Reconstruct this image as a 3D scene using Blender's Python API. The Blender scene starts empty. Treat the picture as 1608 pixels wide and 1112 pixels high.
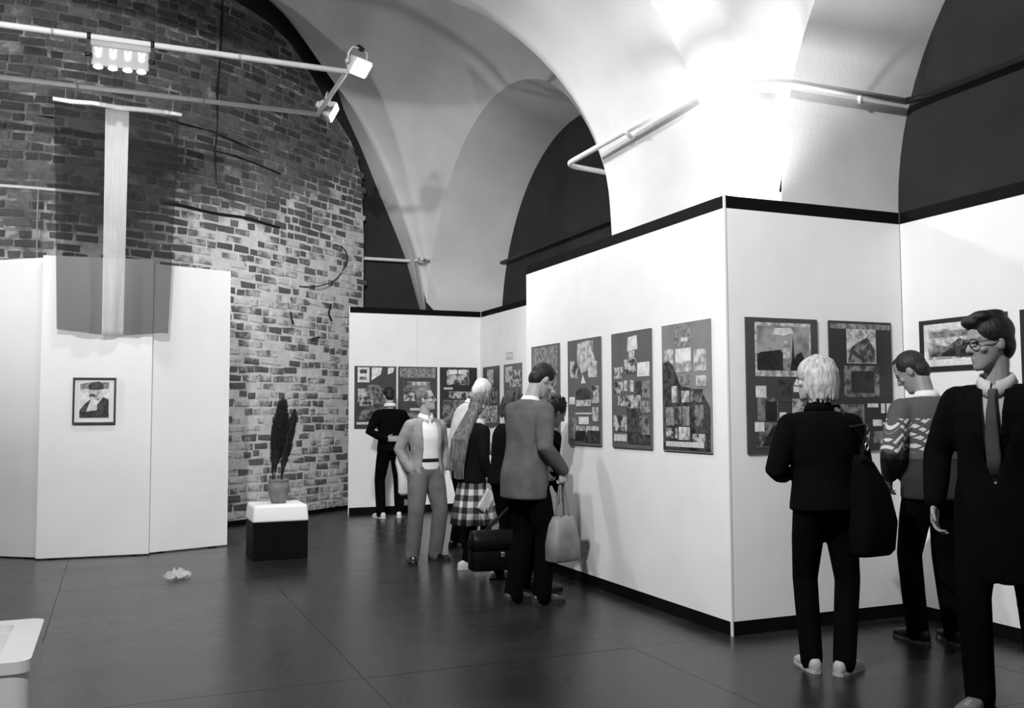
import bpy, bmesh, math, random
import numpy as np
from mathutils import Vector, Matrix, noise

# ------------------------------------------------------------------ camera, world, lamps, exposure
SC = bpy.context.scene
COL = SC.collection
H_CAM = 1.42
cam_d = bpy.data.cameras.new('camera')
cam = bpy.data.objects.new('camera', cam_d)
COL.objects.link(cam)
cam_d.sensor_fit = 'HORIZONTAL'
cam_d.sensor_width = 36.0
cam_d.lens = 1487.12 / 1608.0 * 36.0
cam_d.clip_start = 0.05
def _cam_axes(yaw, pitch, roll):
    F = Vector((math.sin(yaw)*math.cos(pitch), math.cos(yaw)*math.cos(pitch), math.sin(pitch)))
    R = Vector((math.cos(yaw), -math.sin(yaw), 0))
    U = R.cross(F)
    c, s = math.cos(roll), math.sin(roll)
    return c*R + s*U, -s*R + c*U, F
_R, _U, _F = _cam_axes(0.397794, 0.0623322, -0.0046156)
cam.matrix_world = Matrix(((_R.x, _U.x, -_F.x, 0), (_R.y, _U.y, -_F.y, 0), (_R.z, _U.z, -_F.z, H_CAM), (0, 0, 0, 1)))
SC.camera = cam

world = bpy.data.worlds.new('hall_ambient'); SC.world = world
world.use_nodes = True
world.node_tree.nodes['Background'].inputs[0].default_value = (1, 1, 1, 1)
world.node_tree.nodes['Background'].inputs[1].default_value = 0.20

SC.view_settings.view_transform = 'Standard'
SC.view_settings.look = 'None'
SC.view_settings.gamma = 1.0
SC.view_settings.use_curve_mapping = False
SC.view_settings.exposure = 0.17

def spot(name, loc, aim, watts, cone=70, blend=0.6, size=0.06):
    d = bpy.data.lights.new(name, 'SPOT')
    d.energy = watts; d.spot_size = math.radians(cone); d.spot_blend = blend; d.shadow_soft_size = size
    o = bpy.data.objects.new(name, d); COL.objects.link(o)
    o.location = loc
    o.rotation_euler = (Vector(aim) - Vector(loc)).to_track_quat('-Z', 'Y').to_euler()
    return o
# the two floodlights at the end of the hanging frame, the lamp bank, the lamp behind the partition corner,
# and unseen spots without fixtures, added over the near bay and by the left pier
spot('frame_flood_light', (2.16, 8.70, 4.70), (3.7, 7.3, 1.4), 300, 160, 1.0, 0.12)
spot('frame_flood_light_far', (2.17, 10.10, 4.66), (4.2, 12.9, 1.4), 380, 165, 1.0, 0.12)
for i, x in enumerate((-0.19, -0.07, 0.06, 0.18)):
    spot('bank_light', (x, 8.94, 4.40), (x*4.5 + 0.15, 10.95, 2.6), 25, 130, 0.9, 0.04)
spot('corner_uplight', (4.36, 5.78, 2.84), (4.10, 5.50, 5.2), 150, 125, 0.7, 0.10)
spot('unseen_near_light', (0.2, 2.6, 4.72), (4.4, 5.1, 2.0), 1000, 90, 0.9)  # unseen spots from here on, added to light walls and panels
spot('unseen_near_light_side', (0.2, 3.6, 4.72), (3.64, 7.0, 1.5), 320, 90, 0.9)
spot('unseen_near_light_panels', (-0.6, 3.0, 4.72), (0.5, 10.9, 2.8), 1400, 72, 0.8)
spot('unseen_near_light_case', (-0.4, 1.3, 4.72), (-0.5, 3.4, 0.5), 620, 60, 0.9)  # added to brighten the display case
spot('added_vault_fill', (-5.9, 8.4, 2.85), (3.4, 12.4, 6.6), 650, 85, 0.9, 0.1)  # added to brighten the far vault; no lamp known there

# ------------------------------------------------------------------ helpers
RND = random.Random(7)
MATS = {}
def nodes_of(m):
    m.use_nodes = True
    nt = m.node_tree
    return nt, nt.nodes, nt.links, nt.nodes['Principled BSDF']
def g3(v): return (v, v, v, 1)
def mat(name, v, rough=0.6, var=0.12, scale=6.0, bump=0.0, bscale=40.0, spec=0.3, metal=0.0, emit=0.0, stretch=None):
    """plain grey procedural material: noise-varied tone, optional fine relief"""
    if name in MATS: return MATS[name]
    m = bpy.data.materials.new(name); nt, N, L, B = nodes_of(m)
    tc = N.new('ShaderNodeTexCoord')
    src = tc.outputs['Object']
    if stretch:
        mp = N.new('ShaderNodeMapping'); mp.inputs['Scale'].default_value = stretch
        L.new(src, mp.inputs['Vector']); src = mp.outputs[0]
    nz = N.new('ShaderNodeTexNoise'); nz.inputs['Scale'].default_value = scale; nz.inputs['Detail'].default_value = 5
    L.new(src, nz.inputs['Vector'])
    rp = N.new('ShaderNodeValToRGB')
    rp.color_ramp.elements[0].position = 0.3; rp.color_ramp.elements[0].color = g3(v*(1-var))
    rp.color_ramp.elements[1].position = 0.7; rp.color_ramp.elements[1].color = g3(min(1, v*(1+var)))
    L.new(nz.outputs['Fac'], rp.inputs['Fac']); L.new(rp.outputs['Color'], B.inputs['Base Color'])
    B.inputs['Roughness'].default_value = rough
    B.inputs['Specular IOR Level'].default_value = spec
    B.inputs['Metallic'].default_value = metal
    if emit:
        B.inputs['Emission Color'].default_value = (1, 1, 1, 1); B.inputs['Emission Strength'].default_value = emit
    if bump:
        n2 = N.new('ShaderNodeTexNoise'); n2.inputs['Scale'].default_value = bscale; n2.inputs['Detail'].default_value = 4
        L.new(src, n2.inputs['Vector'])
        bp = N.new('ShaderNodeBump'); bp.inputs['Strength'].default_value = bump; bp.inputs['Distance'].default_value = 0.01
        L.new(n2.outputs['Fac'], bp.inputs['Height']); L.new(bp.outputs['Normal'], B.inputs['Normal'])
    MATS[name] = m
    return m

def add(name, data, parent=None, loc=None):
    o = bpy.data.objects.new(name, data); COL.objects.link(o)
    if parent: o.parent = parent
    if loc is not None: o.location = loc
    return o
def tag(o, label, cat, group=None, kind=None):
    o['label'] = label; o['category'] = cat
    if group: o['group'] = group
    if kind: o['kind'] = kind
    return o
def empty(name, loc=(0, 0, 0), rz=0.0):
    o = bpy.data.objects.new(name, None); COL.objects.link(o)
    o.location = loc; o.rotation_euler = (0, 0, rz); o.empty_display_size = 0.1
    return o
class MB:
    """collects vertices and faces for one mesh"""
    def __init__(s): s.v = []; s.f = []
    def addm(s, vs, fs):
        n = len(s.v); s.v += [tuple(map(float, p)) for p in vs]; s.f += [tuple(i+n for i in f) for f in fs]; return s
    def box(s, a, b):
        (x0, y0, z0), (x1, y1, z1) = a, b
        return s.addm([(x0,y0,z0),(x1,y0,z0),(x1,y1,z0),(x0,y1,z0),(x0,y0,z1),(x1,y0,z1),(x1,y1,z1),(x0,y1,z1)],
                      [(3,2,1,0),(4,5,6,7),(0,1,5,4),(1,2,6,5),(2,3,7,6),(3,0,4,7)])
    def grid(s, P, flip=False):
        n, m = len(P), len(P[0])
        fs = []
        for i in range(n-1):
            for j in range(m-1):
                q = (i*m+j, (i+1)*m+j, (i+1)*m+j+1, i*m+j+1)
                fs.append(q[::-1] if flip else q)
        return s.addm([p for r in P for p in r], fs)
    def loft(s, rings, closed_caps=True):
        n, m = len(rings), len(rings[0])
        vs = [p for r in rings for p in r]; fs = []
        for i in range(n-1):
            for j in range(m):
                k = (j+1) % m
                fs.append((i*m+j, i*m+k, (i+1)*m+k, (i+1)*m+j))
        if closed_caps:
            c0 = np.mean(np.array(rings[0], float), axis=0); c1 = np.mean(np.array(rings[-1], float), axis=0)
            a = len(vs); vs += [tuple(c0), tuple(c1)]
            for j in range(m):
                k = (j+1) % m
                fs.append((a, k, j)); fs.append((a+1, (n-1)*m+j, (n-1)*m+k))
        return s.addm(vs, fs)
    def tube(s, pts, r, seg=10):
        pts = [tuple(map(float, p)) for p in pts]; r = list(map(float, r)) if isinstance(r, (list, tuple)) else float(r)
        pts = [Vector(p) for p in pts]; rings = []
        up = Vector((0, 0, 1)); prev = None
        for i, p in enumerate(pts):
            t = (pts[min(i+1, len(pts)-1)] - pts[max(i-1, 0)]).normalized()
            if prev is None:
                a = t.cross(up if abs(t.z) < 0.9 else Vector((1, 0, 0))).normalized()
            else:
                a = (prev - t*prev.dot(t)).normalized()
            prev = a; b = t.cross(a)
            rr = r[i] if isinstance(r, (list, tuple)) else r
            rings.append([tuple(p + rr*(math.cos(q)*a + math.sin(q)*b)) for q in [2*math.pi*k/seg for k in range(seg)]])
        return s.loft(rings)
    def lathe(s, prof, seg=24, c=(0, 0)):
        return s.loft([[(c[0]+r*math.cos(2*math.pi*k/seg), c[1]+r*math.sin(2*math.pi*k/seg), z) for k in range(seg)] for r, z in prof])
    def prism(s, poly, z0, z1):
        n = len(poly)
        vs = [(x, y, z0) for x, y in poly] + [(x, y, z1) for x, y in poly]
        fs = [tuple(range(n))[::-1], tuple(range(n, 2*n))] + [(i, (i+1) % n, n+(i+1) % n, n+i) for i in range(n)]
        return s.addm(vs, fs)
    def mesh(s, name, m, smooth=False):
        me = bpy.data.meshes.new(name); me.from_pydata(s.v, [], s.f)
        me.materials.append(m); me.validate()
        b = bmesh.new(); b.from_mesh(me); bmesh.ops.recalc_face_normals(b, faces=b.faces); b.to_mesh(me); b.free()
        if smooth: me.polygons.foreach_set('use_smooth', [True]*len(me.polygons))
        me.update(); return me
    def obj(s, name, m, parent=None, smooth=False, bevel=0.0, loc=None):
        o = add(name, s.mesh(name, m, smooth), parent, loc)
        if bevel:
            md = o.modifiers.new('bevel', 'BEVEL'); md.width = bevel; md.segments = 2; md.limit_method = 'ANGLE'
        return o
def resample(pts, n):
    P = np.array(pts, float); d = np.r_[0, np.cumsum(np.linalg.norm(np.diff(P, axis=0), axis=1))]
    t = np.linspace(0, d[-1], n)
    return np.c_[[np.interp(t, d, P[:, k]) for k in range(3)]].T
def smooth_line(pts, n, sub=8):
    """Catmull-Rom through the points, resampled evenly"""
    P = [np.array(p, float) for p in pts]; P = [2*P[0]-P[1]] + P + [2*P[-1]-P[-2]]
    out = []
    for i in range(1, len(P)-2):
        for k in range(sub):
            t = k/sub; a, b, c, d = P[i-1:i+3]
            out.append(0.5*((2*b)+(-a+c)*t+(2*a-5*b+4*c-d)*t*t+(-a+3*b-3*c+d)*t**3))
    out.append(P[-2])
    return resample(out, n)

# ------------------------------------------------------------------ materials of the setting
M_VAULT = mat('lime_plaster_vault', 0.66, 0.85, 0.10, 1.3, 0.10, 30)
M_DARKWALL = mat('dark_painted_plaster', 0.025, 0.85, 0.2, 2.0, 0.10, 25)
M_WHITE = mat('white_painted_board', 0.80, 0.55, 0.03, 3.0, 0.03, 60)
M_WHITE2 = mat('white_panel_paint', 0.80, 0.6, 0.03, 2.0, 0.02, 60)
M_BLACK = mat('matt_black_board', 0.004, 0.7, 0.25, 5.0, spec=0.08)
M_PIPE = mat('cream_pipe_paint', 0.70, 0.45, 0.06, 8.0)
M_PIPEG = mat('grey_pipe_paint', 0.34, 0.5, 0.12, 8.0)
M_LAMP = mat('lit_lamp_glass', 1.0, 0.3, 0.0, 5, emit=14.0)
M_BULB = mat('lit_bulb_glass', 1.0, 0.3, 0.0, 5, emit=1.6)
M_METAL = mat('light_lamp_housing', 0.55, 0.4, 0.1, 9.0)
M_CLAMP = mat('black_clamp_metal', 0.012, 0.45, 0.2, 9.0)
M_CABLE = mat('black_cable_rubber', 0.008, 0.5, 0.2, 20.0)

def floor_mat():
    m = bpy.data.materials.new('worn_dark_floor'); nt, N, L, B = nodes_of(m)
    ge = N.new('ShaderNodeNewGeometry')
    def noise_t(scale, detail, rough=0.6, stretch=(1, 1, 1)):
        mp = N.new('ShaderNodeMapping'); mp.inputs['Scale'].default_value = stretch
        L.new(ge.outputs['Position'], mp.inputs['Vector'])
        n = N.new('ShaderNodeTexNoise'); n.inputs['Scale'].default_value = scale; n.inputs['Detail'].default_value = detail
        n.inputs['Roughness'].default_value = rough; L.new(mp.outputs[0], n.inputs['Vector']); return n.outputs['Fac']
    a = noise_t(0.9, 6, 0.6, (1, 1.8, 1)); b = noise_t(14, 6, 0.7); c = noise_t(45, 2, 0.5)
    r1 = N.new('ShaderNodeValToRGB'); r1.color_ramp.elements[0].position = 0.3; r1.color_ramp.elements[0].color = g3(0.012)
    r1.color_ramp.elements[1].position = 0.75; r1.color_ramp.elements[1].color = g3(0.026)
    L.new(a, r1.inputs['Fac'])
    r2 = N.new('ShaderNodeValToRGB'); r2.color_ramp.elements[0].position = 0.35; r2.color_ramp.elements[0].color = g3(0.75)
    r2.color_ramp.elements[1].position = 0.7; r2.color_ramp.elements[1].color = g3(1.25)
    L.new(b, r2.inputs['Fac'])
    mx = N.new('ShaderNodeMix'); mx.data_type = 'RGBA'; mx.blend_type = 'MULTIPLY'; mx.inputs[0].default_value = 1
    L.new(r1.outputs[0], mx.inputs[6]); L.new(r2.outputs[0], mx.inputs[7])
    # rare pale scuffs
    r3 = N.new('ShaderNodeValToRGB'); r3.color_ramp.elements[0].position = 0.735; r3.color_ramp.elements[0].color = g3(0)
    r3.color_ramp.elements[1].position = 0.78; r3.color_ramp.elements[1].color = g3(0.05)
    L.new(noise_t(5.5, 3, 0.75), r3.inputs['Fac'])
    ad = N.new('ShaderNodeMix'); ad.data_type = 'RGBA'; ad.blend_type = 'ADD'; ad.inputs[0].default_value = 1
    L.new(mx.outputs[2], ad.inputs[6]); L.new(r3.outputs[0], ad.inputs[7])
    L.new(ad.outputs[2], B.inputs['Base Color'])
    r4 = N.new('ShaderNodeValToRGB'); r4.color_ramp.elements[0].color = g3(0.20); r4.color_ramp.elements[1].color = g3(0.36)
    L.new(a, r4.inputs['Fac']); L.new(r4.outputs[0], B.inputs['Roughness'])
    B.inputs['Specular IOR Level'].default_value = 0.45
    bp = N.new('ShaderNodeBump'); bp.inputs['Strength'].default_value = 0.03; bp.inputs['Distance'].default_value = 0.01
    L.new(b, bp.inputs['Height']); L.new(bp.outputs[0], B.inputs['Normal'])
    return m
M_FLOOR = floor_mat()
M_JOINT = mat('dusty_floor_joint', 0.045, 0.9, 0.4, 12.0)

def brick_mat(name, is_mortar):
    """old brickwork: dark clay above, lime wash smeared over the lower right"""
    m = bpy.data.materials.new(name); nt, N, L, B = nodes_of(m)
    ge = N.new('ShaderNodeNewGeometry'); oi = N.new('ShaderNodeObjectInfo')
    def noise_t(scale, detail=5, rough=0.6):
        n = N.new('ShaderNodeTexNoise'); n.inputs['Scale'].default_value = scale; n.inputs['Detail'].default_value = detail
        n.inputs['Roughness'].default_value = rough; L.new(ge.outputs['Position'], n.inputs['Vector']); return n.outputs['Fac']
    def M(op, a, b=None, c=None):
        n = N.new('ShaderNodeMath'); n.operation = op
        for i, x in enumerate((a, b, c)):
            if x is None: continue
            if hasattr(x, 'links'): L.new(x, n.inputs[i])
            else: n.inputs[i].default_value = x
        return n.outputs[0]
    def ramp(x, stops):
        r = N.new('ShaderNodeValToRGB'); e = r.color_ramp.elements
        while len(e) < len(stops): e.new(0.5)
        for el, (p, v) in zip(e, stops): el.position = p; el.color = g3(v)
        L.new(x, r.inputs['Fac']); return r.outputs['Color']
    sx = N.new('ShaderNodeSeparateXYZ'); L.new(ge.outputs['Position'], sx.inputs[0])
    x, z = sx.outputs[0], sx.outputs[2]
    # how much old lime wash clings here: a wash line about 4.3 m up that climbs to the right, ragged
    edge = M('ADD', M('MULTIPLY', x, 0.34), 3.75)
    lim = M('DIVIDE', M('SUBTRACT', edge, z), 1.5)
    lim = M('ADD', M('ADD', lim, 0.40), M('MULTIPLY', M('SUBTRACT', noise_t(1.1, 4), 0.5), 1.6))
    right = M('MULTIPLY', M('SUBTRACT', x, 2.75), 1.1)         # plain rendered strip at the outer edge
    right = M('MULTIPLY', M('MAXIMUM', right, 0.0), M('LESS_THAN', z, 5.7))
    lim = M('ADD', lim, M('MULTIPLY', right, 0.35))
    lim.node.use_clamp = True
    if is_mortar:
        base = ramp(noise_t(3.2, 6, 0.7), [(0.36, 0.11), (0.54, 0.17), (0.66, 0.42)])
        wash = ramp(noise_t(9, 5), [(0.3, 0.52), (0.7, 0.72)])
        fac = ramp(M('ADD', lim, M('MULTIPLY', M('SUBTRACT', noise_t(6, 4), 0.5), 0.6)), [(0.30, 0.0), (0.62, 1.0)])
    else:
        rnd = M('FRACT', M('ADD', M('MULTIPLY', oi.outputs['Random'], 1.0), ge.outputs['Random Per Island']))
        tone = ramp(rnd, [(0.0, 0.055), (0.5, 0.095), (1.0, 0.16)])
        mul = ramp(noise_t(14, 5, 0.7), [(0.3, 0.65), (0.7, 1.3)])
        mx0 = N.new('ShaderNodeMix'); mx0.data_type = 'RGBA'; mx0.blend_type = 'MULTIPLY'; mx0.inputs[0].default_value = 1
        L.new(tone, mx0.inputs[6]); L.new(mul, mx0.inputs[7]); base = mx0.outputs[2]
        wash = ramp(noise_t(9, 5), [(0.3, 0.50), (0.7, 0.70)])
        patch = M('ADD', M('MULTIPLY', M('SUBTRACT', noise_t(2.6, 5, 0.65), 0.5), 1.5), M('MULTIPLY', M('SUBTRACT', rnd, 0.5), 0.35))
        fac = ramp(M('ADD', M('MULTIPLY', lim, 0.62), patch), [(0.53, 0.0), (0.72, 0.95)])
        lo = N.new('ShaderNodeMix'); lo.data_type = 'RGBA'   # a thin veil of lime over every brick in the washed zone
        L.new(M('MULTIPLY', lim, 0.16), lo.inputs[0]); L.new(base, lo.inputs[6]); lo.inputs[7].default_value = g3(0.42)
        base = lo.outputs[2]
    mx = N.new('ShaderNodeMix'); mx.data_type = 'RGBA'
    L.new(fac, mx.inputs[0]); L.new(base, mx.inputs[6]); L.new(wash, mx.inputs[7])
    L.new(mx.outputs[2], B.inputs['Base Color'])
    B.inputs['Roughness'].default_value = 0.9; B.inputs['Specular IOR Level'].default_value = 0.15
    bp = N.new('ShaderNodeBump'); bp.inputs['Strength'].default_value = 0.5; bp.inputs['Distance'].default_value = 0.012
    L.new(noise_t(26, 5, 0.7), bp.inputs['Height']); L.new(bp.outputs[0], B.inputs['Normal'])
    return m
M_BRICK = brick_mat('old_clay_brick', False)
M_MORTAR = brick_mat('lime_mortar_bed', True)

# ------------------------------------------------------------------ floor
fl = MB().box((-7.8, -3.0, -0.10), (7.0, 15.0, -0.012)).obj('floor', M_JOINT)
tag(fl, 'dark worn floor of large slabs with dusty joints', 'floor', kind='structure')
def cuts(lo, hi, first, step):
    c = [first]
    while c[0]-step > lo: c.insert(0, c[0]-step)
    while c[-1]+step < hi: c.append(c[-1]+step)
    return [lo] + c + [hi]
xs = cuts(-7.8, 7.0, 1.27, 1.65); ys = cuts(-3.0, 15.0, 5.1, 1.72)
for i in range(len(xs)-1):
    for j in range(len(ys)-1):
        g = 0.0016
        dz = RND.uniform(-0.0012, 0)
        MB().box((xs[i]+g, ys[j]+g, -0.012), (xs[i+1]-g, ys[j+1]-g, dz)).obj('floor_slab', M_FLOOR, fl)

# ------------------------------------------------------------------ vaults, piers, dark walls
ZS = 3.10           # springing height
XM = -0.95          # middle line of the hall
def circ_xz(xc, zc, R, y, a0, a1, n):
    return [(xc+R*math.cos(a), y, zc+R*math.sin(a)) for a in np.linspace(a0, a1, n)]
def profile(xc, zc, R, y, xs0, crown):
    a0 = math.asin(max(-1, (ZS-zc)/R))
    p = [(xs0, y, ZS)] + circ_xz(xc, zc, R, y, max(a0, 0.03)+0.05, math.radians(76), 14)
    end = p[-1]
    for k in (0.33, 0.66, 1.0):
        x = end[0] + (XM-end[0])*k
        p.append((x, y, end[2] + (crown-end[2])*math.sin(k*math.pi/2)))
    return p
A_far = smooth_line(profile(2.352, 3.258, 1.936, 7.79, 4.30, 5.55), 49)
A_near = smooth_line(profile(1.812, 2.953, 2.498, 6.10, 4.30, 5.85), 49)
def yz_arc(x, yc, zc, R, n, flip=False):
    d = math.sqrt(max(0, R*R-(ZS-zc)**2)); a0 = math.asin((ZS-zc)/R)
    p = [(x, yc+R*math.cos(a), zc+R*math.sin(a)) for a in np.linspace(math.pi-a0, a0, n)]
    return p            # from near (small y) to far
W2_out = yz_arc(4.65, 11.45, 2.42, 3.27, 41)
W2_in = yz_arc(5.85, 11.55, 2.70, 2.82, 41)
W1_out = yz_arc(4.68, 3.30, 3.04, 2.50, 41)
W1_in = yz_arc(5.85, 3.30, 3.04, 2.50, 41)
E_vault = smooth_line([(4.462, 14.34, 3.10), (4.356, 14.34, 3.734), (4.25, 14.34, 4.135), (3.884, 14.34, 5.124), (3.594, 14.34, 5.755),
                       (3.264, 14.19, 6.197), (2.985, 13.959, 6.395), (2.729, 13.746, 6.59), (2.31, 13.398, 6.903), (1.86, 13.032, 7.125),
                       (0.6, 12.28, 7.45), (XM, 11.95, 7.55)], 49)
E_dark = smooth_line([(4.528, 14.62, 3.10), (4.334, 14.62, 3.773), (4.185, 14.62, 4.178), (3.793, 14.62, 5.077), (3.468, 14.62, 5.818),
                      (3.244, 14.454, 6.154), (3.057, 14.299, 6.516), (2.795, 14.082, 6.716), (2.366, 13.725, 7.037), (1.905, 13.347, 7.262),
                      (0.62, 12.57, 7.58), (XM, 12.25, 7.68)], 49)
def mirror(P): return [[(2*XM-p[0], p[1], p[2]) for p in r] for r in P]
def coons(A, E, W, C, n, m):
    """A(s) at t=0, E(s) at t=1, W(t) at s=0, C(t) at s=1"""
    A = resample(A, n); E = resample(E, n); W = resample(W, m); C = resample(C, m)
    P = []
    for i in range(n):
        s = i/(n-1); row = []
        for j in range(m):
            t = j/(m-1)
            p = (1-t)*A[i]+t*E[i]+(1-s)*W[j]+s*C[j]-((1-s)*(1-t)*A[0]+(1-s)*t*E[0]+s*(1-t)*A[-1]+s*t*E[-1])
            row.append(tuple(p))
        P.append(row)
    return P
def both(P, name, m, label, cat):
    o = MB().grid(P).grid(mirror(P)).obj(name, m, None, True)
    return tag(o, label, cat, kind='structure')
W2 = [tuple(A_far[0])] + W2_out + [tuple(E_vault[0])]
C2 = smooth_line([tuple(A_far[-1]), (XM, 9.2, 6.6), (XM, 10.6, 7.25), tuple(E_vault[-1])], 41)
both(coons(A_far, E_vault, W2, C2, 49, 57), 'ceiling', M_VAULT, 'pale plastered sail vault of the far bay beside the brick wall', 'ceiling')
W1 = [(4.30, 0.50, ZS)] + W1_out + [tuple(A_near[0])]
N1 = [(p[0], 0.50, p[2]) for p in A_near]
C1 = smooth_line([tuple(N1[-1]), (XM, 1.9, 6.5), (XM, 3.3, 6.75), (XM, 4.7, 6.5), tuple(A_near[-1])], 41)
both(coons(N1, A_near, W1, C1, 49, 57), 'ceiling', M_VAULT, 'pale plastered sail vault of the near bay above the lit corner', 'ceiling')
arch = [[tuple(a*(1-k)+b*k) for k in np.linspace(0, 1, 7)] for a, b in zip(A_near, A_far)]
both(arch, 'ceiling', M_VAULT, 'broad pale transverse arch springing from the pier behind the partition', 'ceiling arch')
arch0 = [[(p[0], y, p[2]) for y in (0.5, -1.2)] for p in A_near]
both(arch0, 'ceiling', M_VAULT, 'broad pale transverse arch over the near end of the hall', 'ceiling arch')
E_soff = [[tuple(a*(1-k)+b*k) for k in np.linspace(0, 1, 4)] for a, b in zip(E_vault, E_dark)]
both(E_soff, 'trim_1', M_VAULT, 'narrow plaster reveal where the far vault meets the end wall', 'arch reveal')
both([[tuple(np.array(a)*(1-k)+np.array(b)*k) for k in np.linspace(0, 1, 7)] for a, b in zip(W2_out, W2_in)], 'ceiling', M_VAULT,
     'pale soffit of the side arch beside the far corner', 'ceiling arch')
both([[tuple(np.array(a)*(1-k)+np.array(b)*k) for k in np.linspace(0, 1, 7)] for a, b in zip(W1_out, W1_in)], 'ceiling', M_VAULT,
     'pale soffit of the side arch at the upper right of the near bay', 'ceiling arch')
def pier(poly, name, label):
    mb = MB().prism(poly, 0, ZS).prism([(2*XM-x, y) for x, y in poly][::-1], 0, ZS)
    return tag(mb.obj(name, M_VAULT), label, 'pier', kind='structure')
y2a, y2b = W2_out[0][1], W2_out[-1][1]; i2a, i2b = W2_in[0][1], W2_in[-1][1]
pier([(4.30, 6.10), (4.68, W1_out[-1][1]), (5.87, W1_in[-1][1]), (5.87, i2a), (4.65, y2a), (4.30, 7.79)], 'wall_pier', 'pale plaster pier rising behind the white partition block')
pier([(4.462, 14.34), (4.65, y2b), (5.87, i2b), (5.87, 15.0), (4.53, 15.0), (4.528, 14.62)], 'wall_pier', 'slim pale plaster pier in the far corner')
pier([(4.30, -1.2), (4.65, -1.5), (5.87, -1.5), (5.87, W1_in[0][1]), (4.68, W1_out[0][1]), (4.30, 0.50)], 'wall_pier', 'pale plaster pier at the near end of the hall')
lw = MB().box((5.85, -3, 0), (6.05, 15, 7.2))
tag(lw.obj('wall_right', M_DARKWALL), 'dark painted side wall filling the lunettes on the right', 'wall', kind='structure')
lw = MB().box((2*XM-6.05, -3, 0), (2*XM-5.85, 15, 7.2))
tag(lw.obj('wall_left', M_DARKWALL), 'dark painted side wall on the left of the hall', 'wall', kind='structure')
def f_brick(x):
    d = abs(x-XM)
    return 11.93+0.137*d*d if d < 3.03 else 13.188+0.83*(d-3.03)
def g_dark(x): return min(f_brick(x)+0.30, 14.62)
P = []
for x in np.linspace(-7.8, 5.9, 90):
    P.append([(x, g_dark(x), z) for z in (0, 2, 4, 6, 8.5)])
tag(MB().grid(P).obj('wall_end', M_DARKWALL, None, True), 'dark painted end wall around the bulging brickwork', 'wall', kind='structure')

# ------------------------------------------------------------------ bulging brick wall
BX1 = 3.55
_top = [(-0.95, 6.98), (0.6, 6.96), (1.354, 6.885), (1.861, 6.802), (2.235, 6.647), (2.515, 6.387), (2.936, 5.95), (3.299, 5.594), (3.45, 5.30), (3.516, 5.0), (3.55, 4.2)]
def brick_top(x):
    d = XM + abs(x-XM)
    return float(np.interp(d, [p[0] for p in _top], [p[1] for p in _top]))
BX0 = 2*XM-BX1
bw = empty('wall_brick', (XM, 12.0, 0))
tag(bw, 'bulging old brick wall with lime wash behind the white panels', 'wall', kind='structure')
xsb = list(np.linspace(BX0, BX1, 140))
front = [[(x-XM, f_brick(x)-12.0, brick_top(x)*k) for k in np.linspace(0, 1, 14)] for x in xsb]
back = [[(x-XM, max(g_dark(x), f_brick(x)+0.02)-12.0, brick_top(x)*k) for k in (0, 1)] for x in xsb]
mb = MB().grid(front)
mb.grid([[r[-1] for r in front], [r[-1] for r in back]])
mb.grid([front[-1][:1]+front[-1][-1:], back[-1]]); mb.grid([front[0][:1]+front[0][-1:], back[0]])
mb.obj('mortar_bed', M_MORTAR, bw, True)
_xs = np.linspace(BX0, BX1, 2000); _ys = np.array([f_brick(x) for x in _xs])
_arc = np.r_[0, np.cumsum(np.hypot(np.diff(_xs), np.diff(_ys)))]
def at_arc(a):
    x = float(np.interp(a, _arc, _xs)); e = 0.01
    return x, f_brick(x), math.atan2(f_brick(x+e)-f_brick(x-e), 2*e)
def brick_mesh(name, w, h, d, seed):
    r = random.Random(seed); mb = MB(); j = lambda s: r.uniform(-s, s)
    back = [(-w/2, 0.05, 0), (w/2, 0.05, 0), (w/2, 0.05, h), (-w/2, 0.05, h)]
    mid = [(x+j(.012), -d+0.006, z+j(.010)) for x, _, z in back]
    fr = [(x*0.90+j(.010), -d+j(.004), h/2+(z-h/2)*0.70+j(.008)) for x, _, z in back]
    mb.addm(back+mid+fr, [(0,1,5,4),(1,2,6,5),(2,3,7,6),(3,0,4,7),(4,5,9,8),(5,6,10,9),(6,7,11,10),(7,4,8,11),(8,9,10,11)])
    return mb
CH = 0.112
def px_of(p):
    q = Vector(p)-Vector((0, 0, H_CAM)); dz = q.dot(_F)
    return 804+1487.12*q.dot(_R)/dz, 556-1487.12*q.dot(_U)/dz, dz
kinds = [(('stretcher', k), brick_mesh('brick', 0.245, 0.080, 0.007+0.004*(k % 3), k)) for k in range(6)] + \
        [(('header', k), brick_mesh('brick', 0.118, 0.080, 0.007+0.004*(k % 3), 50+k)) for k in range(5)]
KM = {k: (mb, mb.mesh('brick', M_BRICK)) for k, mb in kinds}
cand = []
rb = random.Random(11)
nrow = int(6.98/CH)
for row in range(nrow):
    z0 = 0.07+row*CH
    a = 0.02 + (0.075 if row % 2 else 0.0) + rb.uniform(0, .03)
    k = row % 2
    while a < _arc[-1]-0.16:
        # rows alternate mostly headers / mostly stretchers, with repairs
        head = (rb.random() < 0.30) if k else (rb.random() < 0.62)
        w = 0.118 if head else 0.245
        g = rb.uniform(0.016, 0.036)
        x, y, th = at_arc(a+w/2)
        if z0+CH < brick_top(x)-0.01 and rb.random() > (0.16 if x > 1.0 and z0 < 4.2 else 0.05):
            key = ('header', rb.randrange(5)) if head else ('stretcher', rb.randrange(6))
            cand.append((x, y, z0+rb.uniform(-.011, .011), th+rb.uniform(-.03, .03), key, rb.uniform(-.025, .025), w))
        a += w+g
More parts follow.
